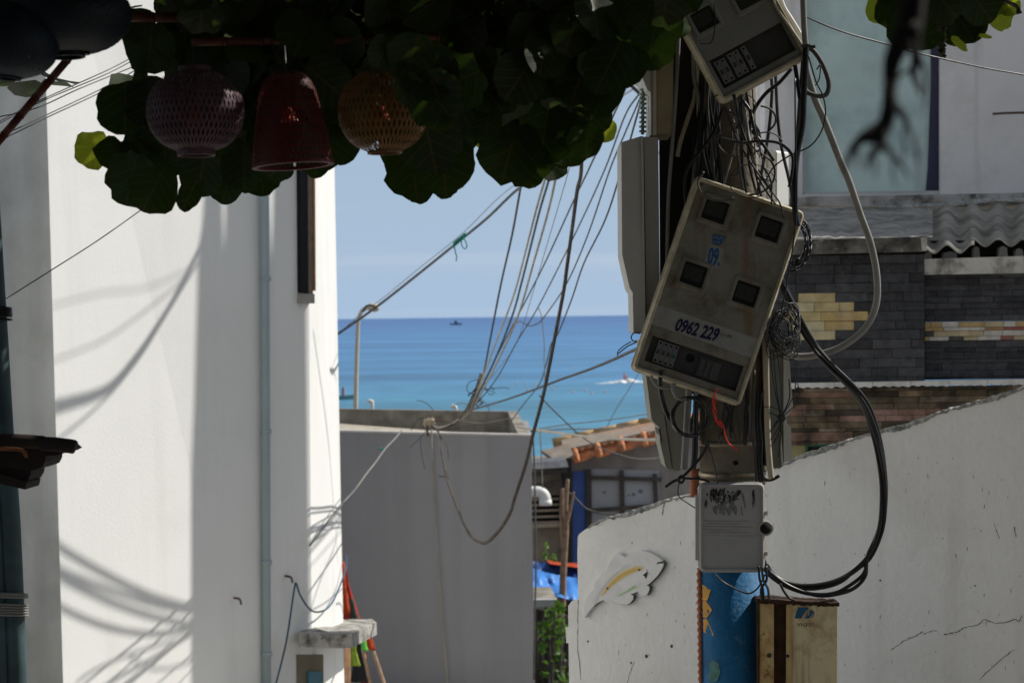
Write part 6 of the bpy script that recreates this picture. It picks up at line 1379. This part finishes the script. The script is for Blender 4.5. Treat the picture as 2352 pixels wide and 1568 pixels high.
sky([(1236, 705), (1244, 725), (1246, 745), (1250, 790), (1250, 830), (1252, 880)], 22, 22, .005, GREYCAB, 'short pale wire end hanging from the cable joint over the sea')
sky([(1300, 320), (1232, 398), (1176, 446), (1120, 500), (1053, 555), (960, 630), (863, 706), (777, 766), (740, 792)], 26, 28.5, .018, DARKWIRE, 'dark cable slanting from upper right down to the white house corner', 'cables slanting across the sky')
sky([(1462, 200), (1400, 240), (1360, 275), (1300, 322)], 27, 26, .012, GREYCAB, 'pale stretch of cable slanting out from behind the leaves', 'cables slanting across the sky')
sky([(1225, 395), (1150, 450), (1061, 537), (960, 618), (880, 684), (830, 720), (785, 760)], 26, 28.3, .0055, GREYCAB, 'thin wire running just above the slanting dark cable', 'cables slanting across the sky')
cable([(833, 716), (840, 704), (850, 701), (858, 703), (864, 706)], 27, .014, BLACKRUB, 'black insulated joint where the slanting cable passes the lamp post')
gt = thing('green_tie', 'green string tied round the slanting cable with a dangling end', 'string', P(1060, 600, 26.4))
mb = MB()
for k in range(9): mb.tube([P(1041 + k * 3, 568 - k * 2.8, 26.75), P(1044 + k * 3, 556 - k * 2.4, 26.68), P(1047 + k * 3, 562 - k * 2.6, 26.8)], .016, 5, sub=3)
mb.build('knot', GREENSTR, gt)
MB().tube([P(1043, 565, 26.4), P(1046, 580, 26.4), P(1049, 590, 26.4), P(1047, 600, 26.4)], .009, 5).build('loose_end', GREENSTR, gt)
MB().tube([P(1060, 552, 26.4), P(1060, 562, 26.4), P(1066, 571, 26.4), P(1072, 568, 26.4), P(1071, 558, 26.4), P(1064, 545, 26.4)], .0085, 5).build('loop', GREENSTR, gt)
sky([(1500, 786), (1456, 804), (1370, 842), (1281, 874), (1176, 913), (1090, 939), (1070, 946)], 10, 29.6, .0118, DARKWIRE, 'dark cable running flat over the sea from the big meter box', 'cables over the sea')
cable([(1418, 817), (1420, 806), (1432, 795), (1450, 784)], 10.0, .0028, BLACKRUB, 'short curved wire springing off the flat cable beside the meter box')
WHC = mat('white_cable', (.55, .50, .42), .6)
sky([(1190, 980), (1226, 986), (1338, 1001), (1430, 1008), (1516, 1010), (1570, 1010)], 29, 20, .019, WHC, 'pale cable running right from the grey wall corner past the tiled roof', 'cables by the tiled roof')
sky([(1240, 908), (1248, 918), (1290, 960), (1340, 1005), (1385, 1030), (1430, 1046), (1470, 1054), (1520, 1051)], 26, 30, .010, DARKWIRE, 'grey wire slanting down across the tiled roof', 'cables by the tiled roof')
sky([(1220, 988), (1300, 974), (1380, 966), (1440, 958), (1500, 948)], 32, 36, .010, DARKWIRE, 'upper thin wire skimming above the tiled roof', 'cables by the tiled roof')
sky([(1220, 990), (1290, 985), (1380, 984), (1450, 978)], 32, 36, .012, DARKWIRE, 'lower thin wire skimming above the tiled roof', 'cables by the tiled roof')
sky([(1475, 845), (1440, 900), (1412, 945), (1392, 985)], 30, 36, .007, GREYCAB, 'faint wire slanting over the shallow water left of the pole', 'cables by the tiled roof')
cable([(1224, 1000), (1227, 1060), (1229, 1150), (1231, 1300), (1228, 1420), (1226, 1560)], 29.6, .014, DARKWIRE, 'dark cable hanging down the right edge of the grey wall')
cable([(1240, 985), (1243, 1040), (1246, 1120)], 33, .01, GREYCAB, 'faint pale wire hanging beside the grey wall edge')
cable([(1300, 1128), (1314, 1136), (1330, 1152), (1348, 1168), (1380, 1178), (1420, 1182)], 40, .018, DARKWIRE, 'dark cable drooping across the far window from the thin tree')
# knot of cable ends on the grey roof edge
kn = thing('cable_knot', 'dark knot of bundled cable ends above the grey roof edge', 'cable knot', P(1040, 990, 29.6))
rs = random.Random(14)
for k in range(10):
    a = rs.uniform(-5, 5); MB().tube([P(1108 + a, 862 + rs.uniform(-8, 8), 29.4), P(1095 + a, 895, 29.4), P(1082 + a, 925, 29.45), P(1068 + a, 950, 29.5), P(1042 + rs.uniform(-4, 4), 972, 29.6), P(1012 + rs.uniform(-8, 8), 980 + rs.uniform(-4, 8), 29.7), P(990, 974, 29.8)], rs.choice((.010, .014, .008)), 5, sub=4).build('wire', rs.choice((DARKWIRE, DARKWIRE, BEIGECAB)), kn)
for q in ([(1080, 905), (1072, 892), (1078, 878), (1098, 872), (1104, 880)], [(1106, 895), (1130, 892), (1158, 890), (1170, 893)], [(1108, 890), (1122, 896), (1132, 898), (1134, 892), (1126, 888)], [(1104, 915), (1118, 928), (1124, 944)], [(1110, 880), (1124, 905), (1138, 900)],
          [(998, 945), (985, 930), (970, 921), (957, 919)], [(1078, 930), (1062, 925), (1045, 930), (1040, 938)], [(985, 980), (970, 1000), (955, 1015), (940, 1028)], [(1008, 1000), (1020, 1010), (1028, 1030), (1030, 1055)], [(1004, 998), (1012, 1030), (1018, 1060), (1025, 1080)], [(968, 1000), (966, 1020), (970, 1050), (976, 1076)], [(1030, 985), (1090, 975), (1140, 978), (1180, 985)], [(1060, 965), (1100, 972), (1150, 965), (1176, 958)], [(975, 958), (960, 965), (950, 978), (944, 988)]):
    MB().tube([P(x, y, 29.55) for x, y in q], .0065, 5).build('wire', rs.choice((DARKWIRE, DARKWIRE, GREYCAB)), kn)
for k in range(5):
    c = (1092 + rs.uniform(-10, 10), 900 + k * 9 - 4); MB().tube([P(c[0] - 7, c[1] + 3, 29.36), P(c[0], c[1] - 3, 29.32), P(c[0] + 8, c[1] + 2, 29.36), P(c[0], c[1] + 6, 29.5)], .012, 6).build('binding', BLACKRUB, kn)
cable([(1008, 1092), (1016, 1094), (1024, 1092), (1030, 1100), (1024, 1078)], 29.5, .012, DARKWIRE, 'small wire joint on the loop end in front of the grey wall')
dw = [(922, 988), (908, 1006), (885, 1030), (862, 1062), (840, 1090), (815, 1125), (790, 1152), (765, 1182), (735, 1222), (712, 1252)]
cable(dw, (29.7, 23.2), .012, GREYCAB, 'pale cable slanting from the grey roof edge down to the white house')
cable([(872, 1028), (878, 1032), (886, 1028), (892, 1024), (880, 1034)], 29.0, .016, GREENSTR, 'green string knot on the pale slanting cable', None, 'green_tie', 'string')
cable([(1200, 1300), (1216, 1180), (1222, 1000)], 29.9, .006, GREYCAB, 'fine pale wire near the right end of the grey wall')
# wires at the upper left
GU = 'wires running up left of the lanterns'
for k, (q, lb) in enumerate((([(-40, 296), (0, 278), (98, 228), (250, 160), (350, 107), (420, 70)], 'top'), ([(-40, 301), (0, 283), (100, 231), (250, 168), (348, 115), (420, 80)], 'second'), ([(-20, 272), (82, 249), (180, 205), (300, 156), (355, 132), (420, 104)], 'middle'),
                             ([(-40, 326), (32, 299), (120, 258), (230, 206), (300, 168), (356, 135), (420, 106)], 'fourth'), ([(-40, 340), (20, 313), (108, 270), (228, 214), (352, 150), (420, 118)], 'lowest'))):
    cable(q, (8.5, 10.5), .0032, BLACKRUB, lb + ' wire of the five parallel wires at the upper left', GU, 'wire', 'wire')
cable([(290, 82), (308, 86), (328, 92), (364, 100)], 8, .003, BLACKRUB, 'short black wire end behind the big blue lantern', None, 'wire', 'wire')
cable([(10, 688), (15, 685), (120, 619), (225, 552), (330, 478), (360, 455)], (7.3, 9.5), .0030, BLACKRUB, 'single thin wire from the teal post up to the leaves', None, 'wire', 'wire')

# ------------------------------------------------------------ houses added outside the picture: one behind blocks skylight, one left bounces sun
vr = thing('sky_blocker', 'unseen two storey house added behind the viewpoint to block skylight', 'house', V((0, -4, 10.5)))
PLK = mat('dark_plank', (.07, .05, .035), .8, var=.3, vscale=6)
OCH = mat('ochre_render', (.30, .22, .12), .9, var=.1)
def wbox(x0, x1, y0, y1, z0, z1, name, m, par):
    return MB().prism([V((x0, y0, z0)), V((x1, y0, z0)), V((x1, y1, z0)), V((x0, y1, z0))], V((0, 0, z1 - z0))).build(name, m, par)
wbox(-9, 7, -6.5, 1.5, 13.3, 13.42, 'roof', PLK, vr); wbox(-9, 7, -6.62, -6.5, 10.5, 13.29, 'back_wall', PLK, vr); wbox(-9, 7, -6.5, 1.4, 10.42, 10.55, 'deck', PLK, vr)
for x in (-4.8, 4.8): wbox(x - .08, x + .08, 1.2, 1.36, 10.56, 13.29, 'post', PLK, vr)
wbox(-9, 7, -6.4, .9, 13.43, 19.5, 'upper_wall', OCH, vr)
nh = thing('bounce_block', 'unseen white house added outside the left edge to bounce sunlight', 'house', V((-4.6, 13, gz(13))))
q = [V((-2.75, 8.6, 6.5)), V((-5.5, 18.9, 6.5)), V((-8.5, 18.2, 6.5)), V((-7.5, 8.0, 6.5))]
MB().prism(q, V((0, 0, 6.9))).build('wall', WHITE, nh)
